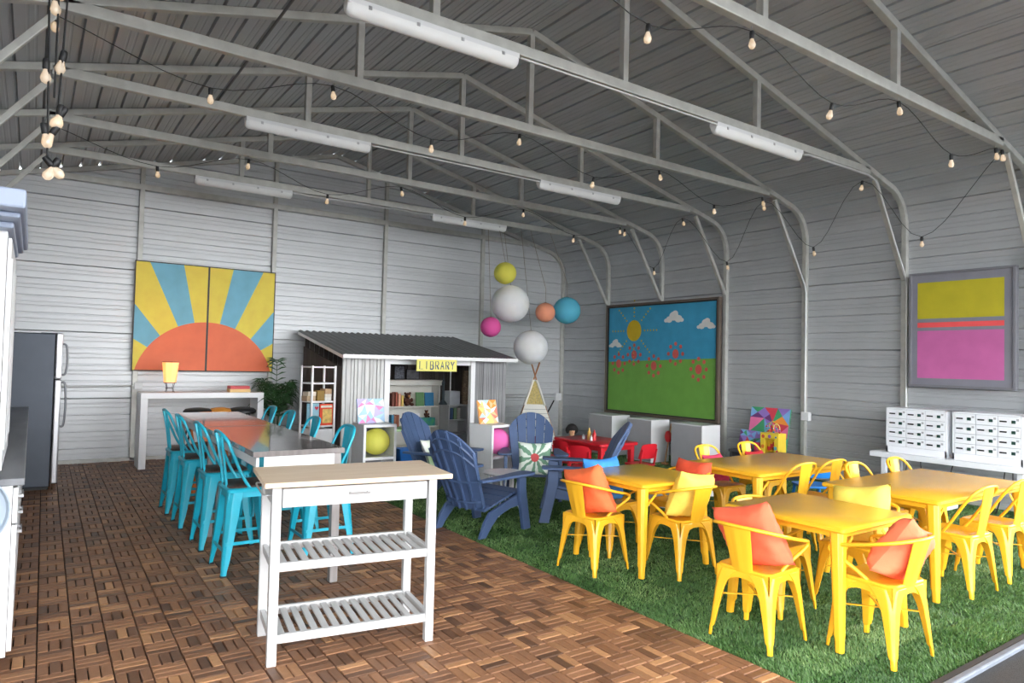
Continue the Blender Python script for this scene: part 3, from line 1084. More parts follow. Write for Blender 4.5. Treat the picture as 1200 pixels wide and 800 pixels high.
for k, (x, m, l) in enumerate(((1.86, M_leather, 'black padded stool tucked at the console, nearer the lamp'), (2.44, M_leather, 'black padded stool tucked at the console, nearer the boxes'), (2.15, M_orangeseat, 'small tan padded stool between the two black stools'))):
    sc = 1 if k < 2 else .8
    st = T('padded_stool', l, 'stool', (x, 10.02, 0), group='padded stools at the console')
    P('cushion', m, st, lambda b: b.lathe([(.001, .72), (.15 * sc, .72), (.18 * sc, .735), (.18 * sc, .765), (.15 * sc, .792), (.06 * sc, .806), (.001, .808)], 20), smooth=60)
    for q in range(4):
        a = PI / 4 + q * PI / 2
        P('leg', M_blackmetal, st, lambda b: b.tube([(.10 * sc * math.cos(a), .10 * sc * math.sin(a), .72), (.27 * sc * math.cos(a), .27 * sc * math.sin(a), .0)], .012, 8), smooth=60)
    P('foot_ring', M_chrome, st, lambda b: b.tube([(.205 * sc * math.cos(2 * PI * q / 20), .205 * sc * math.sin(2 * PI * q / 20), .27) for q in range(20)], .008, 6, closed=True), smooth=60)

# ------------------------------------------------------------------ wall paintings
def ppoly(b, poly, x0, z0, wd, ht, y, off):
    vs = [(x0 + u * wd, y - off, z0 + v * ht) for u, v in poly]
    b.add(vs, [tuple(range(len(vs)))])


def paint(name, rgb, **k):
    return mat(name, rgb, rough=.55, var=.07, scale=5, bump=.08, bscale=90, detail=6, **k)


M_suny, M_sunb, M_suno = paint('paint_yellow', (255, 226, 84)), paint('paint_sky_blue', (124, 194, 218)), paint('paint_coral', (255, 124, 80))
M_darkframe = mat('dark_wood_frame', (58, 54, 52), rough=.5, var=.1)


def clip_to_unit(poly):
    """Sutherland-Hodgman clip to the unit square"""
    for ax, lim, sg in ((0, 0, 1), (0, 1, -1), (1, 0, 1), (1, 1, -1)):
        out = []
        for i in range(len(poly)):
            p, q = poly[i - 1], poly[i]
            ip, iq = sg * (p[ax] - lim) >= -1e-9, sg * (q[ax] - lim) >= -1e-9
            if ip != iq:
                t = (lim - p[ax]) / (q[ax] - p[ax])
                out.append((p[0] + t * (q[0] - p[0]), p[1] + t * (q[1] - p[1])))
            if iq:
                out.append(q)
        poly = out
        if not poly:
            return []
    return poly


for side, x0, lab in ((0, 1.165, 'left half of the sunrise painting with yellow and blue rays'), (1, 2.145, 'right half of the sunrise painting with yellow and blue rays')):
    t = T('canvas_painting', lab, 'painting', (x0 + .48, 11.04, 1.27), group='sunrise painting halves')
    wd, ht = .955, 1.56
    fx = (lambda u: u) if side == 0 else (lambda u: 1 - u)
    P('frame', M_darkframe, t, lambda b: (b.box(-.49, .49, -.02, .015, 0, .015), b.box(-.49, .49, -.02, .015, ht - .0, ht + .015), b.box(-.49, -.4775, -.02, .015, .0, ht + .015), b.box(.4775, .49, -.02, .015, .0, ht + .015)))

    def cv(b):
        b.cur = 0
        b.box(-.4775, .4775, -.012, .012, .015, ht)
        o_ = .0125
        def q(poly, m, off):
            b.cur = m
            pl = clip_to_unit(poly)
            if pl:
                vs = [(-.4775 + fx(u) * wd, -off, .015 + v * (ht - .015)) for u, v in pl]
                b.add(vs, [tuple(range(len(vs)))])
        q([(-.1, .28 + .04), (-.1, .645), (.01, .60), (.38, .30), (.38, .12), (.19, .21), (.01, .28)], 1, o_)
        q([(.185, 1.0), (.65, 1.0), (.84, .42), (.84, .3), (.62, .3), (.60, .41)], 1, o_)
        cir = []
        for k in range(40):
            a = PI * k / 39
            cir.append((1.0 + .96 / wd * math.cos(a), (-.24 + .96 * math.sin(a)) / (ht - .015)))
        q(cir, 2, o_ + .0006)
    P('canvas', [M_suny, M_sunb, M_suno], t, cv)

# flower painting on the right wall (faces -X)
M_psky, M_pgrass = paint('paint_cyan', (58, 152, 190)), paint('paint_grass', (112, 166, 72))
M_psun, M_pcloud, M_pflower = paint('paint_ochre', (206, 176, 30)), paint('paint_cloud', (222, 220, 214)), paint('paint_salmon', (206, 92, 84))
M_brown = mat('weathered_frame', (96, 84, 74), rough=.6, var=.15)
fp = T('framed_painting', 'framed painting of flowers, sun and clouds on the right wall', 'painting', (8.93, 8.32, .67))
PW, PH = 2.53, 1.93
P('frame', M_brown, fp, lambda b: (b.box(-.05, .03, -PW / 2 - .04, PW / 2 + .04, -.04, 0), b.box(-.05, .03, -PW / 2 - .04, PW / 2 + .04, PH, PH + .04), b.box(-.05, .03, -PW / 2 - .04, -PW / 2, 0, PH), b.box(-.05, .03, PW / 2, PW / 2 + .04, 0, PH)), bev=.004)
P('frame_lip', M_black, fp, lambda b: (b.box(-.04, .0, -PW / 2, PW / 2, 0, .018), b.box(-.04, .0, -PW / 2, PW / 2, PH - .018, PH), b.box(-.04, .0, -PW / 2, -PW / 2 + .018, 0, PH), b.box(-.04, .0, PW / 2 - .018, PW / 2, 0, PH)))


def flowercanvas(b):
    def disc(u, v, ru, rv, m, off, n=20):
        b.cur = m
        b.add([(-.012 - off, PW / 2 - (u + ru * math.cos(2 * PI * k / n)) * PW, (v + rv * math.sin(2 * PI * k / n)) * PH) for k in range(n)], [tuple(range(n))])
    b.cur = 0
    b.box(-.012, .02, -PW / 2, PW / 2, 0, PH)
    b.cur = 1
    b.add([(-.0128, PW / 2, 0), (-.0128, -PW / 2, 0), (-.0128, -PW / 2, .515 * PH), (-.0128, PW / 2, .47 * PH)], [(0, 1, 2, 3)])
    disc(.265, .765, .072, .10, 2, .002)
    for a in range(0, 360, 45):
        for k in range(5):
            rr = .105 + .028 * k
            disc(.265 + rr * math.cos(R(a)) * 1.0, .765 + rr * math.sin(R(a)) * 1.3, .007, .009, 2, .002, 8)
    for cu, cv_, s in ((.075, .635, .9), (.635, .86, 1.15), (.905, .79, 1.0)):
        for du, dv, r in ((0, .02, .035), (-.035, -.005, .025), (.035, -.002, .028), (.01, .04, .022), (-.06, -.012, .015), (.06, -.012, .015)):
            disc(cu + du * s, cv_ + dv * s, r * s, r * 1.0 * s, 3, .0015 + .0002 * abs(du * 10))
    for cu, cv_ in ((.115, .455), (.27, .54), (.46, .44), (.655, .55), (.85, .42)):
        disc(cu, cv_, .027, .042, 4, .002)
        for k in range(8):
            a = 2 * PI * k / 8
            disc(cu + .062 * math.cos(a), cv_ + .088 * math.sin(a), .013, .018, 4, .002, 10)


P('canvas', [M_psky, M_pgrass, M_psun, M_pcloud, M_pflower], fp, flowercanvas)

M_cgrey, M_cyel, M_cred2, M_cpnk = paint('paint_slate', (122, 122, 132)), paint('paint_mustard', (176, 166, 34)), paint('paint_red', (226, 82, 84)), paint('paint_orchid', (186, 96, 152))
cp = T('framed_painting', 'grey framed painting of yellow and pink blocks above the lockers', 'painting', (8.94, 3.585, 1.37))
CW, CH = 1.07, 1.335
P('frame', mat('grey_frame', (110, 110, 116), rough=.5), cp, lambda b: (b.box(-.05, .03, -CW / 2 - .03, CW / 2 + .03, -.03, 0), b.box(-.05, .03, -CW / 2 - .03, CW / 2 + .03, CH, CH + .03), b.box(-.05, .03, -CW / 2 - .03, -CW / 2, 0, CH), b.box(-.05, .03, CW / 2, CW / 2 + .03, 0, CH)), bev=.004)


def blockcanvas(b):
    b.cur = 0
    b.box(-.03, .02, -CW / 2, CW / 2, 0, CH)
    for m, u0, u1, v0, v1 in ((1, .06, .92, .60, .93), (2, .06, .92, .52, .565), (3, .06, .92, .06, .49)):
        b.cur = m
        b.add([(-.0308, CW / 2 - u * CW, v * CH) for u, v in ((u0, v0), (u1, v0), (u1, v1), (u0, v1))], [(0, 1, 2, 3)])


P('canvas', [M_cgrey, M_cyel, M_cred2, M_cpnk], cp, blockcanvas)

PALETTE = [(126, 176, 226), (236, 120, 170), (150, 120, 200), (70, 160, 110), (240, 150, 60), (214, 66, 84), (244, 226, 130), (90, 200, 200), (245, 245, 245), (110, 60, 120), (170, 206, 236), (196, 184, 232), (226, 140, 190), (246, 190, 140), (238, 130, 110), (188, 222, 226)]
M_pal = [paint('patch_%d' % k, c) for k, c in enumerate(PALETTE)]


def patchwork(name, label, cat, W, H, seed, pick, M, group=None, n=3):
    """small canvas of painted triangles in the local xz plane, front to -y"""
    rg = random.Random(seed)
    t = T(name, label, cat, group=group)
    t.matrix_world = M
    mats = [M_pal[i] for i in pick]

    def fn(b):
        b.cur = 0
        b.box(-W / 2, W / 2, -.011, .011, 0, H)
        pt = {}
        for j in range(n + 1):
            for i in range(n + 1):
                jx = 0 if i in (0, n) else rg.uniform(-.3, .3)
                jz = 0 if j in (0, n) else rg.uniform(-.3, .3)
                pt[i, j] = ((i + jx) / n, (j + jz) / n)
        for j in range(n):
            for i in range(n):
                a, c, d, e = pt[i, j], pt[i + 1, j], pt[i + 1, j + 1], pt[i, j + 1]
                m_ = tuple(sum(q[k] for q in (a, c, d, e)) / 4 for k in (0, 1))
                for p0, p1 in ((a, c), (c, d), (d, e), (e, a)):
                    b.cur = rg.randrange(len(mats))
                    b.add([(-W / 2 + u * W, -.0118, v * H) for u, v in (p0, p1, m_)], [(0, 1, 2)])
    P('canvas', mats, t, fn)
    return t


# ------------------------------------------------------------------ cube shelves with paper balls
M_cubew = mat('white_melamine', (232, 233, 234), rough=.4, var=.02)
M_cubeg = mat('grey_melamine_side', (150, 150, 156), rough=.5, var=.03)


def paper_ball(b, r, n=28, m=26):
    prof = []
    for k in range(m * 2 + 1):
        t = PI * k / (m * 2)
        rr = r * (1 - (.016 if k % 2 else 0))
        prof.append((max(rr * math.sin(t), r * .10), -rr * math.cos(t) * .97))
    b.lathe(prof, n)


def paper(name, rgb, e=.0):
    return mat(name, rgb, rough=.75, var=.04, subs=.25)


def cube_shelf(x, y, rz, label):
    t = T('cube_shelf', label, 'shelf', (x, y, 0), R(rz), 'white cube shelves')
    W, D, H, th = .40, .38, .77, .03
    for sx in (-1, 1):
        P('side_panel', [M_cubew], t, lambda b: b.box(sx * W / 2 - (th if sx > 0 else 0), sx * W / 2 + (th if sx < 0 else 0), -D / 2, D / 2, 0, H), key='cubs%d' % sx, bev=.002)
    for z in (0, H / 2 - th / 2, H - th):
        P('shelf_board', M_cubew, t, lambda b: b.box(-W / 2 + th, W / 2 - th, -D / 2 + .001, D / 2, z, z + th), key='cubh%.2f' % z)
    P('back_panel', M_cubeg, t, lambda b: b.box(-W / 2 + th, W / 2 - th, D / 2 - .012, D / 2 - .002, th, H - th), key='cubb')
    return t


cube_shelf(3.305, 7.49, -2, 'white cube shelf holding a green paper ball, beside the bar stools')
cube_shelf(4.62, 6.98, 12, 'white cube shelf holding a pink paper ball, between blue chairs')
BALLS = [((3.300, 7.42, .567), .158, (216, 212, 92), 'lime green paper ball inside the white cube shelf'), ((4.635, 6.90, .567), .158, (232, 112, 184), 'pink paper ball inside the white cube shelf')]
for c, r, rgb, l in BALLS:
    o = P('paper_ball', paper('paper_%d%d%d' % rgb, rgb), None, lambda b: paper_ball(b, r), loc=c, smooth=50)
    tag(o, l, 'paper ball', 'paper balls in cube shelves')
patchwork('small_canvas', 'blue and lilac geometric canvas on the green-ball cube shelf', 'painting', .335, .285, 3, [10, 15, 8, 11, 10, 12, 8], Matrix.Translation((3.27, 7.50, .772)) @ Matrix.Rotation(R(2), 4, 'Z') @ Matrix.Rotation(R(-12), 4, 'X'))
patchwork('small_canvas', 'orange and white geometric canvas on the pink-ball cube shelf', 'painting', .315, .285, 8, [13, 8, 14, 6, 4, 8, 15], Matrix.Translation((4.57, 6.99, .772)) @ Matrix.Rotation(R(12), 4, 'Z') @ Matrix.Rotation(R(-12), 4, 'X'))

# ------------------------------------------------------------------ hanging paper lanterns
LAN = [((6.463, 9.5, 3.014), .19, (228, 222, 92), 'yellow paper lantern hanging highest of the cluster'),
       ((6.583, 9.5, 2.505), .325, (232, 232, 232), 'large white paper lantern directly below the yellow one'),
       ((7.332, 9.5, 2.407), .175, (238, 158, 124), 'peach paper lantern beside the blue one'),
       ((7.9, 9.6, 2.482), .25, (92, 186, 214), 'blue paper lantern at the right of the cluster'),
       ((6.199, 9.5, 2.096), .172, (222, 86, 158), 'pink paper lantern at the left of the cluster'),
       ((7.034, 9.5, 1.785), .30, (230, 231, 232), 'large white paper lantern hanging lowest, above the tent')]
M_string = mat('jute_string', (150, 140, 122), rough=.9)
for c, r, rgb, l in LAN:
    t = T('paper_lantern', l, 'lantern', c, group='hanging paper lanterns')
    P('paper_globe', paper('paper_%d%d%d' % rgb, rgb), t, lambda b: paper_ball(b, r, 32, 22), smooth=50)
    P('ring', M_blackmetal, t, lambda b: b.tube([(r * .12 * math.cos(2 * PI * q / 12), r * .12 * math.sin(2 * PI * q / 12), r * .96) for q in range(12)], .004, 5, closed=True))
    dx, dy = (6.5 + .12 * (c[0] - 6.5)) - c[0], 9.738 - c[1]
    top = ZCH - .045 - c[2]
    P('string', M_string, t, lambda b: b.tube([(0, 0, r * .95), (0, 0, r * .95 + .25), (dx * .25, dy, top)] if abs(dx) > .5 else [(0, 0, r * .95), (dx * .2, dy, top)], .004, 5))

# ------------------------------------------------------------------ teepee
M_canvas = mat('white_canvas', (226, 224, 216), rough=.9, var=.04, bump=.2, bscale=150)
M_stripe = mat('grey_stripe', (150, 150, 150), rough=.9)
M_pole = mat('pine_pole', (176, 122, 84), rough=.6, var=.15, stretch=(8, 8, 1))
M_straw = mat('straw_fringe', (206, 186, 120), rough=.9, var=.25, scale=30)
tp = T('teepee', 'white striped play tent with wooden poles beside the library', 'tent', (7.33, 9.75, 0), R(-35))
B_, zt_ = .44, 1.27
cor = [(-B_, -B_), (B_, -B_), (B_, B_), (-B_, B_)]
for k, (cx, cy) in enumerate(cor):
    P('pole', M_pole, tp, lambda b: b.tube([(cx, cy, 0), (cx * .02, cy * .02, zt_), (-cx * .17, -cy * .17, 1.53)], .013, 7), smooth=60)
def tside(b, k, z0, z1, off=0., uu=(0, 1)):
    a, c = Vector(cor[k]), Vector(cor[(k + 1) % 4])
    nrm = Vector(((a + c).x, (a + c).y)).normalized() * off
    def at(u, z):
        s = 1 - z / zt_ * .97
        p = (a + (c - a) * u) * s + nrm
        return (p.x, p.y, z)
    b.add([at(uu[0], z0), at(uu[1], z0), at(uu[1], z1), at(uu[0], z1)], [(0, 1, 2, 3)])
for k in range(4):
    P('canvas_panel', M_canvas, tp, lambda b: tside(b, k, .02, .80 if k == 0 else 1.18, .014))
P('stripe', M_stripe, tp, lambda b: [tside(b, k, .08 + .07 * i, .088 + .07 * i, .018) for i in range(10) for k in (0, 3)])
for i in range(12):
    u = .07 + .86 * i / 11
    P('fringe', M_straw, tp, lambda b: b.loft([[Vector(((-B_ + 2 * B_ * u + q) * (1 - z / zt_ * .97), -B_ * (1 - z / zt_ * .97) - .012 + d, z)) for q, d in ((-.028, 0), (.028, 0), (.028, .008), (-.028, .008))] for z in (.79, 1.2)]))
for sx in (-1, 1):
    P('canvas_edge', M_canvas, tp, lambda b: b.tube([(sx * B_ * (1 - z / zt_ * .97), -B_ * (1 - z / zt_ * .97) - .012, z) for z in (.78, .95, 1.1, 1.22)], .022, 6), smooth=60)

# ------------------------------------------------------------------ the library shed
M_rb1 = mat('weathered_white_board', (222, 221, 218), rough=.7, var=.12, scale=3, stretch=(6, 6, .6), rand=.10)
M_rb2 = mat('grey_reed', (150, 150, 152), rough=.7, var=.2, scale=4, stretch=(6, 6, .6), rand=.22)
M_rb3 = mat('dark_slat', (92, 84, 80), rough=.7, var=.2, scale=4, stretch=(6, 6, .6), rand=.25)
M_shedroof = mat('shed_roof_metal', (120, 121, 122), rough=.4, metal=.5, var=.08)
lib = T('library_shed', 'small library shed with corrugated roof against the back wall', 'shed', (4.92, 10.0, 0))
LX0, LX1, LY0, LY1 = -1.36, 1.42, -.80, .95


def rz(y):
    return 1.575 + (y + 1.02) * (1.945 - 1.575) / 1.97


for k, (xa, xb) in enumerate(((-1.45, -.50), (-.52, .45), (.43, 1.44))):
    def rf(b, xa=xa, xb=xb):
        n = int((xb - xa) / .0158)
        ra, rb_ = [], []
        for i in range(n + 1):
            x = xa + (xb - xa) * i / n
            zz = .015 * math.cos(2 * PI * x / .108) + .003 * k
            ra.append((x, -1.04, rz(-1.04) + zz)); rb_.append((x, .96, rz(.96) + zz))
        m = n + 1
        b.add(ra + rb_, [(i, i + 1, m + i + 1, m + i) for i in range(n)])
    P('roof_sheet', M_shedroof, lib, rf, smooth=50)
P('fascia', M_gloss, lib, lambda b: b.box(-1.46, 1.45, -1.065, -1.042, rz(-1.03) - .05, rz(-1.03) + .004), bev=.003)
P('barge_board', M_gloss, lib, lambda b: b.bar((-1.44, -1.03, rz(-1.03) - .035), (-1.44, .95, rz(.95) - .035), .02, .045))
P('barge_board', M_gloss, lib, lambda b: b.bar((1.43, -1.03, rz(-1.03) - .035), (1.43, .95, rz(.95) - .035), .02, .045))
zf = rz(LY0) - .03
for x, wd in ((-.695, .085), (.76, .075)):
    P('post', M_gloss, lib, lambda b: b.box(x - wd / 2, x + wd / 2, LY0 - .03, LY0 + .05, 0, zf), bev=.003)
P('header', M_gloss, lib, lambda b: b.box(-.66, .73, LY0 - .0, LY0 + .04, zf - .135, zf), bev=.003)
rg = random.Random(4)
x = -1.36
while x < -.76:
    wd = rg.choice((.05, .06, .07))
    wd = min(wd, -.737 - x)
    P('board', M_rb1, lib, lambda b: b.box(x, x + wd - .008, LY0 - .008 - rg.uniform(0, .012), LY0 + .02, 0, zf), bev=.003)
    x += wd
for k in range(23):
    xk = .812 + .0262 * k
    P('reed', M_rb2, lib, lambda b: b.box(-.0105, .0105, -.012, .012, 0, zf), key='reed', loc=(xk, LY0 + rg.uniform(-.004, .004), 0))
for k in range(26):
    yk = LY0 + .06 + k * .0655
    P('side_slat', M_rb3, lib, lambda b: b.box(-.012, .012, -.026, .026, 0, 1), loc=(LX0 + .015, yk, 0), key='sslat').scale = (1, 1, rz(yk) - .24)
    P('side_slat', M_rb3, lib, lambda b: b.box(-.012, .012, -.026, .026, 0, 1), loc=(LX1 - .03, yk, 0), key='sslat').scale = (1, 1, rz(yk) - .05)
for k in range(34):
    xk = LX0 + .06 + k * .079
    P('back_slat', M_rb3, lib, lambda b: b.box(-.034, .034, -.01, .01, 0, 1), loc=(xk, LY1 - .03, 0), key='bslat').scale = (1, 1, rz(LY1) - .06)
for z in (.5, 1.1):
    P('rail', M_rb3, lib, lambda b: b.box(LX0 + .03, LX0 + .055, LY0 + .05, LY1, z, z + .06))

# sign
M_signy = mat('sign_yellow', (246, 236, 130), rough=.6, var=.04)
M_signl = mat('sign_letter_blue', (70, 92, 132), rough=.6, var=.15)
sg = T('library_sign', 'small pale yellow board lettered LIBRARY under the shed roof edge', 'sign', (4.905, 8.94, 1.36))
P('board', M_signy, sg, lambda b: b.box(-.335, .335, -.008, .008, 0, .175), bev=.002)
STROKES = {'L': [[(0, 1), (0, 0), (.8, 0)]], 'I': [[(.4, 0), (.4, 1)]], 'B': [[(0, 0), (0, 1), (.6, 1), (.75, .85), (.75, .65), (.6, .52), (0, .52)], [(.6, .52), (.8, .38), (.8, .12), (.62, 0), (0, 0)]],
           'R': [[(0, 0), (0, 1), (.65, 1), (.8, .85), (.8, .65), (.65, .5), (0, .5)], [(.4, .5), (.85, 0)]], 'A': [[(0, 0), (.42, 1), (.85, 0)], [(.17, .38), (.68, .38)]], 'Y': [[(0, 1), (.42, .5), (.85, 1)], [(.42, .5), (.42, 0)]]}
for k, ch in enumerate('LIBRARY'):
    def fn(b):
        for st in STROKES[ch]:
            b.tube([(-.29 + k * .087 + u * .062, -.010, .032 + v * .112) for u, v in st], 0, flat=(.006, .018))
    P('letter', M_signl, sg, fn)

# bookcase inside the shed
def shelf_unit(name, label, W, D, H, boards, loc, m, crown=False, rz_=0., dividers=()):
    t = T(name, label, 'bookcase' if crown else 'shelf', loc, rz_)
    for sx in (-1, 1):
        P('side_panel', m, t, lambda b: b.box(sx * (W / 2 - .0125) - .0125, sx * (W / 2 - .0125) + .0125, 0, D, 0, H), bev=.002)
    P('back_panel', m, t, lambda b: b.box(-W / 2 + .02, W / 2 - .02, D - .012, D, 0, H))
    for z in boards:
        P('shelf_board', m, t, lambda b: b.box(-W / 2 + .025, W / 2 - .025, .004, D - .012, z - .022, z), bev=.002)
    for x in dividers:
        P('divider', m, t, lambda b: b.box(x - .01, x + .01, .004, D - .012, 0, H - .02))
    if crown:
        P('crown', m, t, lambda b: (b.box(-W / 2 - .02, W / 2 + .02, -.02, D, H - .06, H), b.box(-W / 2 - .05, W / 2 + .05, -.05, D, H, H + .03)), bev=.006)
    return t


M_bkw = mat('bookcase_white', (226, 224, 216), rough=.5, var=.03)
shelf_unit('bookcase', 'white bookcase with crown moulding inside the library shed', .98, .28, 1.15, (.06, .39, .735, 1.14), (5.36, 10.52, 0), M_bkw, True)
M_grysh = mat('grey_shelf', (170, 171, 172), rough=.5, var=.03)
shelf_unit('cubby_shelf', 'low grey cubby shelf beside the bookcase in the shed', .52, .30, .78, (.05, .30, .53, .78), (6.02, 10.05, 0), M_grysh, False, 0, (.10,))


def bookmat(rgb):
    return mat('book_%d_%d_%d' % rgb, rgb, rough=.6, var=.08, scale=20)


M_page = mat('book_pages', (232, 226, 210), rough=.8)


def book(x, y, z, w_, d_, h_, rgb, label, group, rz_=0., lean=0., flat=False):
    t = T('book', label, 'book', (x, y, z), R(rz_), group)
    if lean:
        t.rotation_euler = (R(lean) if flat else 0, 0 if flat else R(lean), R(rz_))
    P('cover', bookmat(rgb), t, lambda b: (b.box(-w_ / 2, -w_ / 2 + .004, 0, d_, 0, h_), b.box(w_ / 2 - .004, w_ / 2, 0, d_, 0, h_), b.box(-w_ / 2, w_ / 2, 0, .004, 0, h_)) if not flat else (b.box(-w_ / 2, w_ / 2, 0, .004, 0, h_), b.box(-w_ / 2, w_ / 2, d_ - .004, d_, 0, h_), b.box(-w_ / 2, -w_ / 2 + .004, 0, d_, 0, h_)))
    P('pages', M_page, t, lambda b: b.box(-w_ / 2 + .004, w_ / 2 - .004, .004, d_ - .004, .004, h_ - .004))
    return t


BK = 'books on the library shelves'
yb_ = 10.56
book(4.985, yb_, .7355, .05, .14, .22, (120, 60, 44), 'brown book at the left end of the bookcase upper shelf', BK)
book(5.045, yb_, .7355, .045, .14, .235, (160, 78, 58), 'rust red book on the upper shelf', BK)
book(5.10, yb_, .7355, .05, .14, .21, (232, 170, 140), 'peach book on the upper shelf', BK)
book(5.155, yb_, .7355, .045, .14, .18, (240, 206, 110), 'yellow book on the upper shelf', BK)
book(5.49, yb_, .7355, .155, .02, .235, (96, 140, 92), 'green picture book facing out on the upper shelf', BK, lean=-6, flat=True)
book(5.67, yb_, .7355, .17, .02, .23, (58, 130, 176), 'blue picture book facing out on the upper shelf', BK, lean=-6, flat=True)
book(4.985, yb_, .3905, .04, .14, .20, (70, 150, 190), 'slim blue book at the left of the middle shelf', BK)
book(5.03, yb_, .3905, .045, .14, .19, (170, 110, 80), 'tan book on the middle shelf', BK)
book(5.08, yb_, .3905, .045, .14, .20, (150, 84, 60), 'brown book on the middle shelf', BK)
book(5.42, yb_, .3905, .15, .02, .22, (236, 234, 236), 'white picture book facing out on the middle shelf', BK, lean=-6, flat=True)
M_box1 = mat('fish_box_blue', (44, 130, 150), rough=.5, var=.35, scale=14, rgb2=(86, 170, 110))
tag(P('toy_box', M_box1, None, lambda b: b.box(5.53, 5.79, 10.56, 10.74, .3905, .53), bev=.004), 'teal fish-patterned box on the bookcase middle shelf', 'box')
M_fur = mat('brown_plush', (84, 50, 38), rough=.95, var=.2, scale=30, bump=.4, bscale=140)
M_fur2 = mat('tan_plush', (206, 150, 96), rough=.95, var=.15, scale=30, bump=.4, bscale=140)


def plush(x, y, z, s, m, m2, label, rz_=0.):
    t = T('plush_bear', label, 'plush toy', (x, y, z), R(rz_), scale=s)
    P('body', m, t, lambda b: (b.sphere((0, 0, .07), .065, sc=(1, .9, 1.05)), b.sphere((0, -.01, .175), .05), b.sphere((-.045, 0, .215), .02), b.sphere((.045, 0, .215), .02),
                               b.sphere((-.05, -.07, .03), .032, sc=(1, 1.5, .9)), b.sphere((.05, -.07, .03), .032, sc=(1, 1.5, .9)), b.sphere((-.07, -.02, .10), .025, sc=(1, 1.2, 1.5)), b.sphere((.07, -.02, .10), .025, sc=(1, 1.2, 1.5))), smooth=80)
    P('muzzle', m2, t, lambda b: b.sphere((0, -.052, .163), .022), smooth=80)


plush(5.285, 10.64, .7355, 1.0, M_fur, M_fur2, 'brown plush bear sitting on the bookcase upper shelf')
plush(5.66, 10.65, .5305, .55, M_fur, M_fur2, 'small dark plush dog sitting on the teal box')
tag(P('storage_box', mat('pale_grey_box', (186, 190, 196), rough=.5), None, lambda b: b.box(5.80, 6.0, 10.09, 10.28, .7805, 1.01), bev=.005), 'pale grey box on top of the cubby shelf', 'box')
M_vase = mat('patterned_vase', (150, 128, 104), rough=.6, var=.5, scale=40, rgb2=(90, 74, 62))
tag(P('tall_basket', M_vase, None, lambda b: b.lathe([(.001, .7805), (.055, .7805), (.07, .95), (.06, 1.2), (.05, 1.36), (.04, 1.36), (.001, 1.3)], 16, (6.16, 10.19, 0)), smooth=50), 'tall brown patterned basket on the cubby shelf', 'basket')
for k, (x, z, rgb, l) in enumerate(((5.86, .5305, (60, 84, 120), 'dark blue book in the cubby shelf'), (5.93, .5305, (120, 150, 110), 'sage book in the cubby shelf'), (6.0, .5305, (196, 190, 180), 'cream book in the cubby shelf'))):
    book(x, 10.12, z, .055, .15, .19, rgb, l, BK)
tag(P('storage_basket', M_vase, None, lambda b: b.loft([rsq(.045, .09, .02, .531), rsq(.055, .10, .02, .63), rsq(.05, .095, .02, .63), rsq(.042, .085, .02, .54)]), loc=(6.19, 10.18, 0)), 'small woven basket in the cubby shelf', 'basket')
M_dpic = mat('dark_speckled_print', (52, 56, 70), rough=.5, var=.6, scale=40, rgb2=(150, 154, 166))
pc = T('small_picture', 'dark speckled picture on top of the white bookcase', 'picture', (5.17, 10.74, 1.1815))
P('frame', M_black, pc, lambda b: b.box(-.10, .10, 0, .015, 0, .24)); P('print', M_dpic, pc, lambda b: b.box(-.085, .085, -.002, 0, .015, .225))
pc = T('small_picture', 'grey leaning picture beside the speckled one on the bookcase', 'picture', (5.43, 10.75, 1.1815))
P('frame', M_black, pc, lambda b: b.box(-.13, .13, 0, .015, 0, .18)); P('print', mat('grey_print', (110, 110, 116), rough=.5, var=.4, scale=12), pc, lambda b: b.box(-.115, .115, -.002, 0, .012, .168))
tag(P('toy_tower', mat('dark_teal_tower', (58, 70, 76), rough=.5), None, lambda b: b.lathe([(.001, .781), (.075, .781), (.07, .80), (.02, .86), (.016, 1.1), (.03, 1.14), (.012, 1.2), (.004, 1.28), (.001, 1.28)], 12, (5.72, 10.36 - .18, 0)), smooth=30), 'thin dark toy tower on the cubby shelf', 'toy')
# little table with boxes in the library
M_mint = mat('mint_plastic', (190, 224, 170), rough=.5)
lt = T('small_table', 'small mint-topped table inside the library shed', 'table', (4.62, 9.35, 0))
P('top', M_mint, lt, lambda b: b.box(-.28, .28, -.2, .2, .47, .50), bev=.006)
for sx in (-1, 1):
    for sy in (-1, 1):
        P('leg', M_white, lt, lambda b: b.box(sx * .25 - .015, sx * .25 + .015, sy * .17 - .015, sy * .17 + .015, 0, .47))
tag(P('toy_block', mat('bright_yellow_plastic', (246, 210, 60), rough=.4), None, lambda b: b.box(4.78, 4.88, 9.3, 9.38, .5005, .57), bev=.008), 'yellow block on the mint table in the shed', 'toy')
tag(P('toy_bin', mat('royal_blue_plastic', (36, 110, 190), rough=.4), None, lambda b: b.loft([rsq(.10, .09, .02, 0), rsq(.13, .12, .02, .20), rsq(.12, .11, .02, .20), rsq(.09, .08, .02, .01)]), loc=(4.62, 9.35, 0)), 'blue plastic bin under the mint table', 'bin')

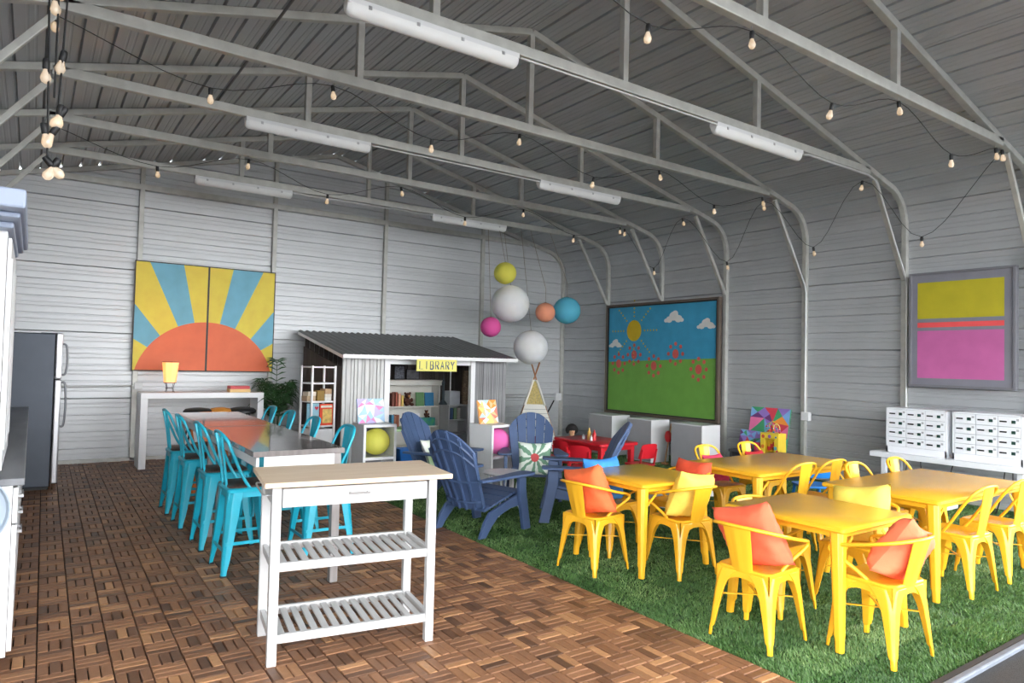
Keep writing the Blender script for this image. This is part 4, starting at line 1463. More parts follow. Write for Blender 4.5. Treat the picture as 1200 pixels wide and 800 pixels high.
# ------------------------------------------------------------------ etagere, picture books, palm
et = T('open_shelf', 'tall narrow white open shelf beside the shed', 'shelf', (3.235, 9.25, 0), R(12))
for sx in (-1, 1):
    for sy in (-1, 1):
        P('upright', M_gloss, et, lambda b: b.box(sx * .175 - .0125, sx * .175 + .0125, sy * .14 - .0125, sy * .14 + .0125, 0, 1.41), bev=.002)
for z in (.33, .60, .93, 1.18, 1.40):
    P('shelf_board', M_gloss, et, lambda b: b.box(-.175, .175, -.14, .14, z - .02, z))
P('drawer', M_gloss, et, lambda b: b.box(-.16, .16, -.145, .13, .36, .55), bev=.003)
for k, (x, z, w_, h_, rgb, l) in enumerate(((3.10, .9305, .13, .07, (196, 170, 140), 'tan flat book stack on the open shelf, bottom left'), (3.11, 1.001, .12, .055, (226, 214, 196), 'cream flat book on top of the tan stack'),
                                           (3.24, .9305, .11, .14, (150, 120, 60), 'ochre book bundle in the middle of the open shelf'), (3.355, .9305, .10, .045, (236, 234, 228), 'white flat book on the open shelf, right'), (3.355, .976, .10, .045, (230, 224, 214), 'ivory flat book above the white one'), (3.355, 1.022, .10, .07, (200, 166, 130), 'tan box on top of the ivory book'))):
    tag(P('flat_book', bookmat(rgb), None, lambda b: b.box(-w_ / 2, w_ / 2, -.07, .07, 0, h_), loc=(x, 9.25 - (x - 3.235) * -.2, z), rot=(0, 0, R(12)), bev=.002), l, 'book', 'books on the open shelf')
M_pb1 = mat('pale_blue_cover', (150, 196, 214), rough=.5, var=.10, scale=16)
M_pb2 = mat('red_orange_cover', (232, 76, 44), rough=.5, var=.05)
M_heart = mat('red_heart', (196, 50, 70), rough=.5)
M_cover2 = mat('sand_print', (226, 190, 110), rough=.5, var=.3, scale=20)
b1 = T('picture_book', 'pale blue picture book with red heart propped on the open shelf', 'book', (3.135, 9.14, .6005), R(12), 'picture books on display')
P('cover', M_pb1, b1, lambda b: b.box(-.09, .09, -.01, .01, 0, .30), bev=.002)
P('heart', M_heart, b1, lambda b: b.prism([(.0, -.028), (.03, .004), (.027, .02), (.012, .024), (0, .012), (-.012, .024), (-.027, .02), (-.03, .004)], lambda a, c, d: (.05 + a, -.0105 - d, .235 + c), 0, .001))
P('label_patch', bookmat((70, 110, 140)), b1, lambda b: b.lathe([(.001, 0), (.035, 0), (.001, .001)], 14, M=Matrix.Translation((.01, -.0105, .09)) @ Matrix.Rotation(R(90), 4, 'X')))
b2 = T('picture_book', 'red-orange picture book propped on the open shelf', 'book', (3.325, 9.16, .6005), R(12), 'picture books on display')
P('cover', M_pb2, b2, lambda b: b.box(-.10, .10, -.01, .01, 0, .29), bev=.002)
P('print', M_cover2, b2, lambda b: b.box(-.06, .085, -.0115, -.010, .03, .22))
P('title_band', M_page, b2, lambda b: b.box(-.085, .085, -.0115, -.010, .24, .27))

M_pot = mat('dark_plant_pot', (60, 62, 64), rough=.6)
M_leaf = mat('palm_leaf', (44, 82, 42), rough=.5, var=.3, scale=10)
pl = T('potted_palm', 'dark green potted palm between console and shed', 'plant', (3.05, 10.55, 0))
P('pot', M_pot, pl, lambda b: b.lathe([(.001, 0), (.11, 0), (.15, .30), (.16, .31), (.14, .31), (.13, .27), (.001, .27)], 20), smooth=40)
rg = random.Random(11)
for k in range(15):
    a = 2 * PI * k / 15 + rg.uniform(-.2, .2)
    L_ = rg.uniform(.45, .62)
    up_ = .62 + rg.uniform(0, .30)
    if math.cos(a) > .2:
        L_ *= .62
    elif math.cos(a) < -.5:
        L_ *= .7
    if k == 3:
        L_, up_ = .12, 1.16
    pts = smoothpath([(.02 * math.cos(a), .02 * math.sin(a), .27), (L_ * .22 * math.cos(a), L_ * .22 * math.sin(a), .27 + up_ * .6), (L_ * .60 * math.cos(a), min(L_ * .60 * math.sin(a), .3), .27 + up_), (L_ * .9 * math.cos(a), min(L_ * .9 * math.sin(a), .42), .27 + up_ * (.85 if k != 3 else 1.03))], 6)
    fr = P('frond', M_leaf, pl, lambda b: b.tube(pts, .005, 5))

    def leaflets(b):
        n = len(pts)
        for i in range(5, n - 1):
            p, d = pts[i], (pts[i + 1] - pts[i]).normalized()
            sd = d.cross(Vector((0, 0, 1)))
            if sd.length < .2:
                sd = Vector((1, 0, 0))
            sd.normalize()
            for s in (-1, 1):
                tip = p + sd * (s * .15) + d * .10 - Vector((0, 0, .05))
                if tip.y > .5:
                    tip.y = .5
                mid = (p + tip) / 2 + Vector((0, 0, .015))
                wv = d * .013
                b.add([p - wv * .4, mid - wv, tip, mid + wv, p + wv * .4], [(0, 1, 2, 3, 4)])
    P('leaflets', M_leaf, fr, leaflets)

# ------------------------------------------------------------------ blue garden chairs
M_adi = mat('blue_resin', (68, 88, 124), rough=.5, var=.05, scale=6, bump=.05, bscale=120)


def garden_chair(x, y, face, label, sc=1.0):
    t = T('garden_chair', label, 'garden chair', (x, y, .002), R(-face), 'blue garden chairs', scale=sc)
    # back: five fan slats, leaning away from the seat
    def bp(u, v, off=0.):
        """point on the back: u across in metres at the top, v 0..1 up"""
        yb, zb = -.20, .22
        yt, zt = -.52, .95
        wv = .70 + .30 * v
        d = Vector((0, yt - yb, zt - zb)).normalized()
        n = Vector((0, d.z, -d.y))
        bow = .05 * (u / .31) ** 2
        return Vector((u * wv, yb + (yt - yb) * v, zb + (zt - zb) * v)) + n * (off + bow)
    W = .62
    for k in range(5):
        u0, u1 = -W / 2 + W / 5 * k + .004, -W / 2 + W / 5 * (k + 1) - .004

        def slat(b):
            rings = []
            n = 10
            def top(u):
                return 1.0 - .30 * abs(u / (W / 2)) ** 2.2
            cols = [u0 + (u1 - u0) * i / 4 for i in range(5)]
            fr = [[bp(u, top(u) * j / n, .012) for u in cols] for j in range(n + 1)]
            bk = [[bp(u, top(u) * j / n, -.006) for u in cols] for j in range(n + 1)]
            vs = [p for r in fr for p in r] + [p for r in bk for p in r]
            m = 5 * (n + 1)
            fs = []
            for j in range(n):
                for i in range(4):
                    a = j * 5 + i
                    fs += [(a, a + 1, a + 6, a + 5), (m + a, m + a + 5, m + a + 6, m + a + 1)]
                for a in (j * 5, j * 5 + 4):
                    fs.append((a, a + 5, m + a + 5, m + a))
            for i in range(4):
                for a in (i, n * 5 + i):
                    fs.append((a, a + 1, m + a + 1, m + a))
            b.add(vs, fs)
        sl = P('back_slat', M_adi, t, slat, key='adslat%d' % k, bev=.003, smooth=40)
        for uu in (u0 + .004, u1 - .004):
            P('rib', M_adi, sl, lambda b: b.tube([bp(uu, (1.0 - .30 * abs(uu / (W / 2)) ** 2.2) * j / 8, -.014) for j in range(9)], 0, flat=(.007, .026)), key='adrib%d%.3f' % (k, uu))
    for v, nm in ((.90, 'a'), (.76, 'b'), (.36, 'c'), (.10, 'd')):
        def cross(b):
            pts = []
            for i in range(13):
                u = -W / 2 * .97 + W * .97 * i / 12
                vv = v * (1 - .30 * abs(u / (W / 2)) ** 2.2) if v > .5 else v
                pts.append(bp(u, vv, -.016))
            b.tube(pts, 0, flat=(.026, .014))
        P('back_rail', M_adi, t, cross, key='adrail' + nm)
    # seat slats
    for k in range(5):
        ya, yb = -.20 + k * .098, -.20 + k * .098 + .090
        za, zb = .225 + (ya + .2) * .28, .225 + (yb + .2) * .28
        P('seat_slat', M_adi, t, lambda b: b.bar((0, ya, za), (0, yb, zb), .50, .022), key='adseat%d' % k, bev=.005)
    for sx in (-1, 1):
        # side beam that runs down to become the rear foot
        def beam(b):
            prof = [(.30, .345), (.30, .25), (.22, .225), (.10, .215), (-.06, .165), (-.16, .075), (-.22, 0), (-.30, 0), (-.24, .13), (-.17, .215), (.1, .30)]
            b.prism(prof, lambda a, c, d: (sx * (.262 + d), a, c), 0, .034)
        P('side_beam', M_adi, t, beam, key='adbeam%d' % sx, bev=.005)

        def fleg(b):
            b.loft([[Vector((sx * px, py, z)) for px, py in ((.295, .20 + s), (.335, .20 + s), (.335, .30 + s), (.295, .30 + s))] for z, s in ((0, .065), (.20, .02), (.38, -.015), (.50, -.02))])
        P('front_leg', M_adi, t, fleg, key='adfleg%d' % sx, bev=.006)

        def arm(b):
            n = 8
            pts = [(-.34, .285, .345), (-.20, .27, .37), (0, .26, .385), (.15, .245, .405), (.27, .24, .415), (.33, .255, .40), (.345, .30, .36)]
            L_ = [Vector((sx * a, y_, .525 + .02 * max(0, (y_ + .3)))) for y_, a, c in pts]
            R_ = [Vector((sx * c, y_, .525 + .02 * max(0, (y_ + .3)))) for y_, a, c in pts]
            dn = Vector((0, 0, -.024))
            rings = [[l, r, r + dn, l + dn] for l, r in zip(L_, R_)]
            b.loft(rings)
        P('arm', M_adi, t, arm, key='adarm%d' % sx, bev=.006)
    P('front_apron', M_adi, t, lambda b: b.bar((-.27, .285, .31), (.27, .285, .31), .022, .085), key='adapr', bev=.005)
    return t


garden_chair(3.84, 6.80, 150, 'blue garden chair with green and white pillow, in front of library', .96)
garden_chair(3.39, 5.31, 75, 'blue garden chair with its ribbed back turned to the camera', .97)
garden_chair(4.74, 6.33, 214, 'blue garden chair with red and green leaf pillow, facing the camera', .96)
garden_chair(4.49, 5.25, -52, 'blue garden chair seen from the side, nearest the red table')


def leafmat():
    m = bpy.data.materials.new('leaf_print_fabric')
    m.use_nodes = True
    N, L = m.node_tree.nodes, m.node_tree.links
    b = N['Principled BSDF']
    tc = N.new('ShaderNodeTexCoord')
    sp = N.new('ShaderNodeSeparateXYZ'); L.new(tc.outputs['Object'], sp.inputs[0])
    def mth(op, a, c=None):
        n = N.new('ShaderNodeMath'); n.operation = op
        for i, v in enumerate((a, c)):
            if v is None:
                continue
            if isinstance(v, (int, float)):
                n.inputs[i].default_value = v
            else:
                L.new(v, n.inputs[i])
        return n.outputs[0]
    ang = mth('ARCTAN2', sp.outputs['Y'], sp.outputs['X'])
    rad = mth('SQRT', mth('ADD', mth('MULTIPLY', sp.outputs['X'], sp.outputs['X']), mth('MULTIPLY', sp.outputs['Y'], sp.outputs['Y'])))
    no = N.new('ShaderNodeTexNoise'); no.inputs['Scale'].default_value = 9; L.new(tc.outputs['Object'], no.inputs['Vector'])
    wv = mth('SINE', mth('ADD', mth('MULTIPLY', ang, 9), mth('MULTIPLY', no.outputs['Fac'], 9)))
    leaf = mth('GREATER_THAN', wv, mth('SUBTRACT', mth('MULTIPLY', rad, 4.5), .55))
    mx = N.new('ShaderNodeMix'); mx.data_type = 'RGBA'
    mx.inputs['A'].default_value = (*lin((226, 234, 224)), 1); mx.inputs['B'].default_value = (*lin((112, 152, 126)), 1)
    L.new(leaf, mx.inputs['Factor'])
    red = mth('LESS_THAN', mth('ADD', rad, mth('MULTIPLY', no.outputs['Fac'], .04)), .065)
    m2 = N.new('ShaderNodeMix'); m2.data_type = 'RGBA'
    m2.inputs['B'].default_value = (*lin((204, 84, 84)), 1)
    L.new(mx.outputs['Result'], m2.inputs['A']); L.new(red, m2.inputs['Factor'])
    L.new(m2.outputs['Result'], b.inputs['Base Color'])
    b.inputs['Roughness'].default_value = .85
    return m


pillow(4.60, 6.09, .46, 214, 20, leafmat(), 'white pillow with green leaves and red motif in the blue chair', .19, .06, 21)
M_greenw = mat('green_white_print', (150, 182, 120), rough=.85, var=.1, scale=5, rgb2=(236, 238, 230), detail=0)
pillow(3.79, 6.89, .46, 150, 28, M_greenw, 'green and white pillow in the chair in front of the library', .19, .06, 22)

M_tubew = mat('white_tube_metal', (206, 208, 210), rough=.4, metal=.3)
stb = T('side_table', 'small round metal side table between the blue chairs', 'table', (3.93, 5.72, .002))
P('top', M_tubew, stb, lambda b: b.lathe([(.001, .40), (.20, .40), (.21, .41), (.20, .42), (.001, .42)], 24), smooth=40)
for k in range(4):
    a = PI / 4 + k * PI / 2
    P('leg', M_tubew, stb, lambda b: b.tube(smoothpath([(.16 * math.cos(a), .16 * math.sin(a), .40), (.13 * math.cos(a), .13 * math.sin(a), .2), (.19 * math.cos(a), .19 * math.sin(a), 0)], 5), .008, 6), smooth=60)
P('ring', M_tubew, stb, lambda b: b.tube([(.135 * math.cos(2 * PI * q / 16), .135 * math.sin(2 * PI * q / 16), .18) for q in range(16)], .006, 5, closed=True))

# ------------------------------------------------------------------ red play table, chairs, doll
M_red = mat('red_plastic', (206, 30, 44), rough=.4, var=.05)
rt_ = T('play_table', 'low red plastic play table by the storage cabinets', 'table', (6.33, 7.03, .002))
P('top', M_red, rt_, lambda b: b.loft([rsq(.33, .49, .05, .455), rsq(.34, .50, .05, .465), rsq(.34, .50, .05, .49), rsq(.33, .49, .05, .497)]), smooth=40)
P('apron', M_red, rt_, lambda b: b.loft([rsq(.29, .45, .04, .40), rsq(.30, .46, .04, .456)], cap=False))
for sx in (-1, 1):
    for sy in (-1, 1):
        P('leg', M_red, rt_, lambda b: b.loft([rsq(.028, .028, .01, 0), rsq(.036, .036, .012, .456)]), loc=(sx * .265, sy * .42, 0), bev=.004)


def kid_chair(x, y, face, label, m=None, nm='red', sc=1.0):
    m = m or M_red
    t = T('kids_chair', label, 'chair', (x, y, .002), R(-face), 'small plastic chairs', scale=sc)
    P('seat', m, t, lambda b: b.loft([rsq(.14, .14, .04, .24), rsq(.15, .15, .04, .25), rsq(.15, .15, .04, .262), rsq(.12, .12, .04, .256)]), key='kseat' + nm, smooth=40)

    def back(b):
        n, q = 8, 6
        def fn(u, v, o):
            wd = .145 * (1 - .12 * v ** 3)
            return Vector(((2 * u - 1) * wd, -.14 - .05 * v - o + .03 * (2 * u - 1) ** 2, .34 + .19 * v - .02 * (2 * u - 1) ** 4 * v))
        for o in (0, .012):
            b.grid(lambda u, v: fn(u, v, o), n, q)
    P('backrest', m, t, back, key='kback' + nm, smooth=60)
    for sx in (-1, 1):
        P('back_post', m, t, lambda b: b.tube([(sx * .125, -.12, .25), (sx * .128, -.145, .36), (sx * .125, -.17, .46)], .013, 6), key='kpost%s%d' % (nm, sx), smooth=60)
        for sy in (-1, 1):
            P('leg', m, t, lambda b: b.tube([(sx * .115, sy * .115, .25), (sx * .145, sy * .15, 0)], [.017, .013], 8), key='kleg%s%d%d' % (nm, sx, sy), smooth=60)
    return t


kid_chair(5.80, 7.42, 95, 'red plastic chair at the play table, nearest the tent')
kid_chair(5.78, 6.92, 85, 'red plastic chair on the near side of the play table, middle one')
kid_chair(5.62, 6.45, 60, 'red plastic chair just behind the blue garden chair')
kid_chair(6.45, 6.30, 0, 'red plastic chair at the end of the play table by the cabinets')
M_bluep = mat('bright_blue_plastic', (30, 128, 214), rough=.4, var=.05)
kid_chair(6.90, 4.20, 35, 'bright blue plastic chair below the power box on the right wall', M_bluep, 'blue', 1.12)

M_skin = mat('doll_skin', (206, 158, 120), rough=.7, var=.04)
M_hair = mat('black_yarn_hair', (20, 18, 18), rough=.8, var=.2, bump=.5, bscale=60)
M_navy = mat('navy_cloth', (34, 44, 92), rough=.85, var=.1)


def skin_obj(name, verts, edges, m, parent, subs=2):
    me = bpy.data.meshes.new(name)
    me.from_pydata([v[:3] for v in verts], edges, [])
    me.materials.append(m)
    o = bpy.data.objects.new(name, me); COL.objects.link(o); o.parent = parent
    o.modifiers.new('skin', 'SKIN')
    for i, v in enumerate(verts):
        r = v[3]
        me.skin_vertices[0].data[i].radius = (r, r)
        me.skin_vertices[0].data[i].use_root = (i == 0)
    sb = o.modifiers.new('sub', 'SUBSURF'); sb.levels = 2; sb.render_levels = 2
    me.polygons.foreach_set('use_smooth', [True] * len(me.polygons))
    return o


dl = T('doll', 'doll with black hair and navy clothes sitting behind the red table', 'doll', (6.56, 7.80, .002), R(-30))
# sits on its own little stool height, facing the table (-Y)
skin_obj('body', [(0, 0, .27, .062), (0, 0, .36, .06), (0, -.01, .43, .045), (0, -.02, .475, .026), (0, -.03, .53, .052), (0, -.035, .57, .048),
                  (-.075, -.01, .43, .024), (-.11, -.07, .35, .02), (-.08, -.15, .33, .018), (.075, -.01, .43, .024), (.11, -.07, .35, .02), (.08, -.15, .33, .018),
                  (-.045, -.06, .26, .038), (-.05, -.17, .25, .03), (-.05, -.18, .12, .024), (-.05, -.21, .02, .02), (.045, -.06, .26, .038), (.05, -.17, .25, .03), (.05, -.18, .12, .024), (.05, -.21, .02, .02)],
         [(0, 1), (1, 2), (2, 3), (3, 4), (4, 5), (2, 6), (6, 7), (7, 8), (2, 9), (9, 10), (10, 11), (0, 12), (12, 13), (13, 14), (14, 15), (0, 16), (16, 17), (17, 18), (18, 19)], M_skin, dl)
P('hair', M_hair, dl, lambda b: (b.sphere((0, -.012, .575), .075, sc=(1.05, .95, .85)), b.sphere((-.062, -.01, .545), .04, sc=(.8, 1, 1.3)), b.sphere((.062, -.01, .545), .04, sc=(.8, 1, 1.3)), b.sphere((.03, .03, .53), .06)), smooth=80)
P('shirt', M_navy, dl, lambda b: (b.loft([[Vector((r * 1.15 * math.cos(2 * PI * k / 14), .8 * r * math.sin(2 * PI * k / 14) - .005, z)) for k in range(14)] for r, z in ((.085, .24), (.086, .34), (.082, .41), (.06, .455))])), smooth=60)
P('eye', M_black, dl, lambda b: (b.sphere((-.02, -.079, .545), .007, 8, 6), b.sphere((.02, -.079, .545), .007, 8, 6)))
P('mouth', mat('doll_lips', (170, 70, 70), rough=.6), dl, lambda b: b.sphere((0, -.078, .512), .009, 8, 6, sc=(1.4, .5, .5)))
ks = T('kids_stool', 'dark stool under the black-haired doll', 'stool', (6.56, 7.80, .002))
P('seat', M_navy, ks, lambda b: b.lathe([(.001, .19), (.11, .19), (.12, .20), (.11, .212), (.001, .212)], 16), smooth=40)
for k in range(3):
    a = 2 * PI * k / 3
    P('leg', M_blackmetal, ks, lambda b: b.tube([(.07 * math.cos(a), .07 * math.sin(a), .19), (.12 * math.cos(a), .12 * math.sin(a), 0)], .010, 6))


def bottle(x, y, z, h, r, m, mc, label):
    t = T('toy_bottle', label, 'bottle', (x, y, z), group='toy bottles on the red table')
    P('body', m, t, lambda b: b.lathe([(.001, 0), (r, 0), (r, h * .6), (r * .5, h * .78), (r * .4, h * .8), (.001, h * .8)], 12), smooth=40)
    P('cap', mc, t, lambda b: b.lathe([(.001, h * .8), (r * .5, h * .8), (r * .3, h), (.001, h)], 10), smooth=40)


M_must, M_ketch = mat('mustard_plastic', (206, 160, 70), rough=.4), mat('ketchup_plastic', (206, 40, 46), rough=.4)
bottle(6.20, 7.12, .5, .07, .022, M_tubew, M_white, 'small white toy bottle on the red table')
bottle(6.215, 7.02, .5, .16, .026, M_must, M_must, 'mustard-coloured toy bottle on the red table')
bottle(6.225, 6.93, .5, .14, .026, M_ketch, M_ketch, 'red toy bottle on the red table')
bottle(6.19, 6.95, .5, .07, .02, M_tubew, M_white, 'short pale toy shaker in front of the red bottle')

# ------------------------------------------------------------------ storage cabinets and mop by the right wall
M_cabshade = mat('cabinet_front_shade', (168, 168, 172), rough=.5, var=.03)  # shade on the white fronts, put into the colour as grey
for k, (y1, y0, l) in enumerate(((9.06, 8.46, 'white cabinet with shade-toned front nearest the tent'), (8.12, 7.57, 'white cabinet with shade-toned front in the middle of the three'), (7.18, 6.58, 'white cabinet with shade-toned front nearest the yellow tables'))):
    g = T('storage_cabinet', l, 'cabinet', (8.2, (y0 + y1) / 2, .002), group='storage cabinets with shade-toned fronts')
    hw = (y1 - y0) / 2
    P('carcass', M_white, g, lambda b: b.box(-.19, .20, -hw, hw, 0, .665), bev=.004)
    P('door', M_cabshade, g, lambda b: b.box(-.205, -.19, -hw + .012, hw - .012, .02, .65), bev=.003)
    P('edge_trim', M_white, g, lambda b: b.box(-.21, -.19, -hw, -hw + .012, 0, .665))
M_handle = mat('wooden_handle', (190, 140, 92), rough=.6, var=.1)
mp_ = T('mop', 'red mop with wooden handle leaning between two storage cabinets', 'mop', (8.13, 7.37, .002), R(0))
P('handle', M_handle, mp_, lambda b: b.tube([(-.04, 0, .02), (.10, .01, .62)], .011, 8), smooth=60)
P('mop_head', M_ketch, mp_, lambda b: b.sphere((.05, .02, .42), .075, 14, 9, (.7, .8, 1.25)), smooth=70)
P('block', M_handle, mp_, lambda b: b.box(-.07, -.01, -.05, .05, 0, .03), bev=.004)
M_clear = mat('translucent_plastic', (214, 222, 230), rough=.3, trans=.25)
bk_ = T('bucket', 'white bucket with blue rim beside the storage cabinets', 'bucket', (6.62, 5.40, .002))
P('pail', M_white, bk_, lambda b: b.lathe([(.001, 0), (.12, 0), (.145, .28), (.135, .28), (.112, .015), (.001, .015)], 20), smooth=40)
P('rim', M_bluep, bk_, lambda b: b.lathe([(.147, .265), (.155, .27), (.155, .30), (.138, .30), (.138, .265)], 20), smooth=40)
bn = T('storage_bin', 'pale plastic storage bin with blue lid behind second yellow table', 'bin', (5.72, 5.25, .002), R(20))
P('tub', M_clear, bn, lambda b: b.loft([rsq(.17, .13, .03, 0), rsq(.20, .16, .03, .26)]), smooth=40)
P('lid', M_bluep, bn, lambda b: b.loft([rsq(.21, .17, .03, .26), rsq(.212, .172, .03, .285), rsq(.19, .15, .03, .292)]), smooth=40)
P('label_stripe', M_cpink, bn, lambda b: b.box(-.10, .10, -.158, -.150, .12, .15))

# ------------------------------------------------------------------ bench, patchwork painting, activity cube
M_darkbench = mat('dark_bench', (52, 50, 54), rough=.6, var=.1)
bh = T('low_bench', 'low dark bench against the right wall under the patchwork painting', 'bench', (8.62, 5.97, .002))
P('top', M_darkbench, bh, lambda b: b.box(-.24, .22, -.45, .45, .30, .335), bev=.004)
for sy in (-1, 1):
    P('leg_panel', M_darkbench, bh, lambda b: b.box(-.22, .20, sy * .42 - .015, sy * .42 + .015, 0, .30))
patchwork('patchwork_painting', 'large colourful patchwork painting leaning against the right wall', 'painting', .64, .62, 5, [3, 4, 5, 1, 2, 0, 9, 7], Matrix.Translation((8.71, 6.02, .341)) @ Matrix.Rotation(R(-90), 4, 'Z') @ Matrix.Rotation(R(-11), 4, 'X'), n=3)
patchwork('leaf_board', 'small dark patchwork board leaning before the large patchwork painting', 'painting', .36, .28, 12, [9, 3, 5, 2, 0], Matrix.Translation((8.56, 6.20, .341)) @ Matrix.Rotation(R(-90), 4, 'Z') @ Matrix.Rotation(R(-14), 4, 'X'), n=3)
M_acty = mat('activity_yellow', (246, 214, 66), rough=.4, var=.03)
ac = T('activity_cube', 'yellow wooden activity cube with bead maze on the low bench', 'toy', (8.47, 5.74, .339), R(0))
P('cube', M_acty, ac, lambda b: (b.box(-.09, .09, -.14, .14, 0, .02), b.box(-.09, .09, -.14, .14, .27, .29), b.box(-.09, .09, -.14, -.12, .02, .27), b.box(-.09, .09, .12, .14, .02, .27), b.box(.07, .09, -.12, .12, .02, .27), b.box(-.09, -.075, -.12, -.075, .02, .27), b.box(-.09, -.075, .075, .12, .02, .27), b.box(-.09, -.075, -.075, .075, .215, .27)))
ccol = [(214, 90, 60), (150, 90, 170), (70, 130, 190), (226, 120, 40), (90, 170, 190), (200, 60, 90)]
for k, (cy, cz, r) in enumerate(((.10, .24, .025), (.0, .245, .025), (-.10, .24, .014), (.105, .10, .026), (-.095, .09, .026), (-.12, .05, .016))):
    P('dot', mat('dot_%d' % k, ccol[k], rough=.5), ac, lambda b: b.lathe([(.001, 0), (r, 0), (.001, .0015)], 14, M=Matrix.Translation((-.0905, cy, cz)) @ Matrix.Rotation(R(-90), 4, 'Y')))
P('roller', M_ketch, ac, lambda b: [b.lathe([(.001, z), (.022, z), (.022, z + .05), (.001, z + .05)], 12, (-.03, yy, 0)) for yy, z in ((-.04, .05), (.04, .05), (-.04, .12), (.0, .09))])
for k, (ya, yb, h, rgb) in enumerate(((-.11, -.02, .13, (244, 226, 130)), (-.05, .06, .16, (230, 190, 60)), (.02, .12, .13, (110, 190, 90)))):
    wr = P('bead_wire', mat('wire_%d' % k, rgb, rough=.4), ac, lambda b: b.tube(smoothpath([(-.02 + .02 * k, ya, .29), (-.02 + .02 * k, ya, .29 + h * .7), (-.02 + .02 * k, (ya + yb) / 2, .29 + h), (-.02 + .02 * k, yb, .29 + h * .7), (-.02 + .02 * k, yb, .29)], 5), .006, 6), smooth=60)
    for q in range(4):
        yy = ya + (yb - ya) * (q // 2)
        P('bead', mat('dot_%d' % ((k + q) % 6), ccol[0], rough=.5), wr, lambda b: b.sphere((-.02 + .02 * k, yy, .305 + .028 * (q % 2) + .02 * k), .014, 10, 7), smooth=70)
tag(P('pink_cup', M_cpink, None, lambda b: b.lathe([(.001, .3375), (.04, .3375), (.05, .47), (.045, .47), (.036, .35), (.001, .35)], 14, (8.45, 5.98, 0)), smooth=50), 'pink cup beside the yellow activity cube', 'cup')

# ------------------------------------------------------------------ white lockers on their shelf table
M_lk = mat('locker_white', (232, 235, 240), rough=.4, var=.02)
M_lkline = mat('locker_seam_grey', (176, 180, 188), rough=.5)
M_lock = mat('lock_green_black', (30, 62, 56), rough=.35, var=.3)
M_tagg = mat('number_plate_grey', (170, 172, 176), rough=.5)
ls = T('locker_table', 'long white shelf table carrying both locker units', 'table', (8.56, 3.42, .002))
P('top', M_lk, ls, lambda b: b.box(-.27, .26, -.72, .89, .503, .563), bev=.004)
for sy in (-.62, .76):
    for sx in (-.18, .2):
        P('leg', M_lk, ls, lambda b: b.box(sx - .025, sx + .025, sy - .025, sy + .025, 0, .503))
for q, (y1, y0, l) in enumerate(((4.17, 3.505, 'white locker unit of twelve doors farther from the camera'), (3.45, 2.785, 'white locker unit of twelve doors at the right picture edge'))):
    lk = T('locker_unit', l, 'locker', (8.4, (y0 + y1) / 2, .5655), group='locker units')
    hw = (y1 - y0) / 2
    P('body', M_lkline, lk, lambda b: b.box(.006, .36, -hw + .004, hw - .004, .004, .52), key='lkbody')
    P('casing', M_lk, lk, lambda b: (b.box(-.004, .362, -hw, -hw + .022, 0, .528), b.box(-.004, .362, hw - .022, hw, 0, .528), b.box(-.004, .362, -hw, hw, .512, .528), b.box(-.004, .01, -hw, hw, 0, .075)), key='lkcase', bev=.002)
    cw, rh = (2 * hw - .044) / 3, (.512 - .075) / 4
    for r_ in range(4):
        for c_ in range(3):
            yc = hw - .022 - cw * (c_ + .5)
            zc = .512 - rh * (r_ + .5)
            d = P('locker_door', M_lk, lk, lambda b: b.box(-.006, .008, -cw / 2 + .003, cw / 2 - .003, -rh / 2 + .003, rh / 2 - .003), key='lkdoor', loc=(0, yc, zc), bev=.002)
            P('slot_handle', M_black, d, lambda b: b.box(-.010, -.006, .020, .085, -.008, .008), key='lkslot')
            P('digital_lock', M_lock, d, lambda b: b.box(-.016, -.006, -.060, -.025, -.016, .016), key='lklock', bev=.002)
            P('number_plate', M_tagg, d, lambda b: b.box(-.008, -.006, -.090, -.066, .012, .034), key='lknum')
for k, (y, dy, z0) in enumerate(((4.0, .05, .50), (3.85, -.08, .50), (3.0, .06, .5), (2.93, -.04, .5), (2.88, .02, .5), (3.5, .2, .5))):
    o = P('power_cable', M_black, None, lambda b: b.tube(smoothpath([(8.55, y, .497), (8.54, y + dy * .3, .30), (8.56, y + dy, .12), (8.62, y + dy * 1.8, .013), (8.75, y + dy * 2.5, .013)], 6), .006, 6), smooth=60)
    tag(o, ['black cable hanging under the far locker unit, outermost', 'black cable under the far locker unit, second from its end', 'black cable under the near locker unit, innermost', 'black cable under the near locker unit, middle one', 'black cable under the near locker unit, outermost', 'black cable between the two locker units'][k], 'cable', 'locker power cables')
pr_ = T('device_box', 'white boxed device with dark front under the locker table', 'device', (8.42, 3.72, .002))
P('case', M_lk, pr_, lambda b: b.box(-.14, .16, -.26, .26, 0, .36), bev=.01)
P('dark_panel', M_black, pr_, lambda b: b.box(-.144, -.138, -.10, .16, .28, .335))

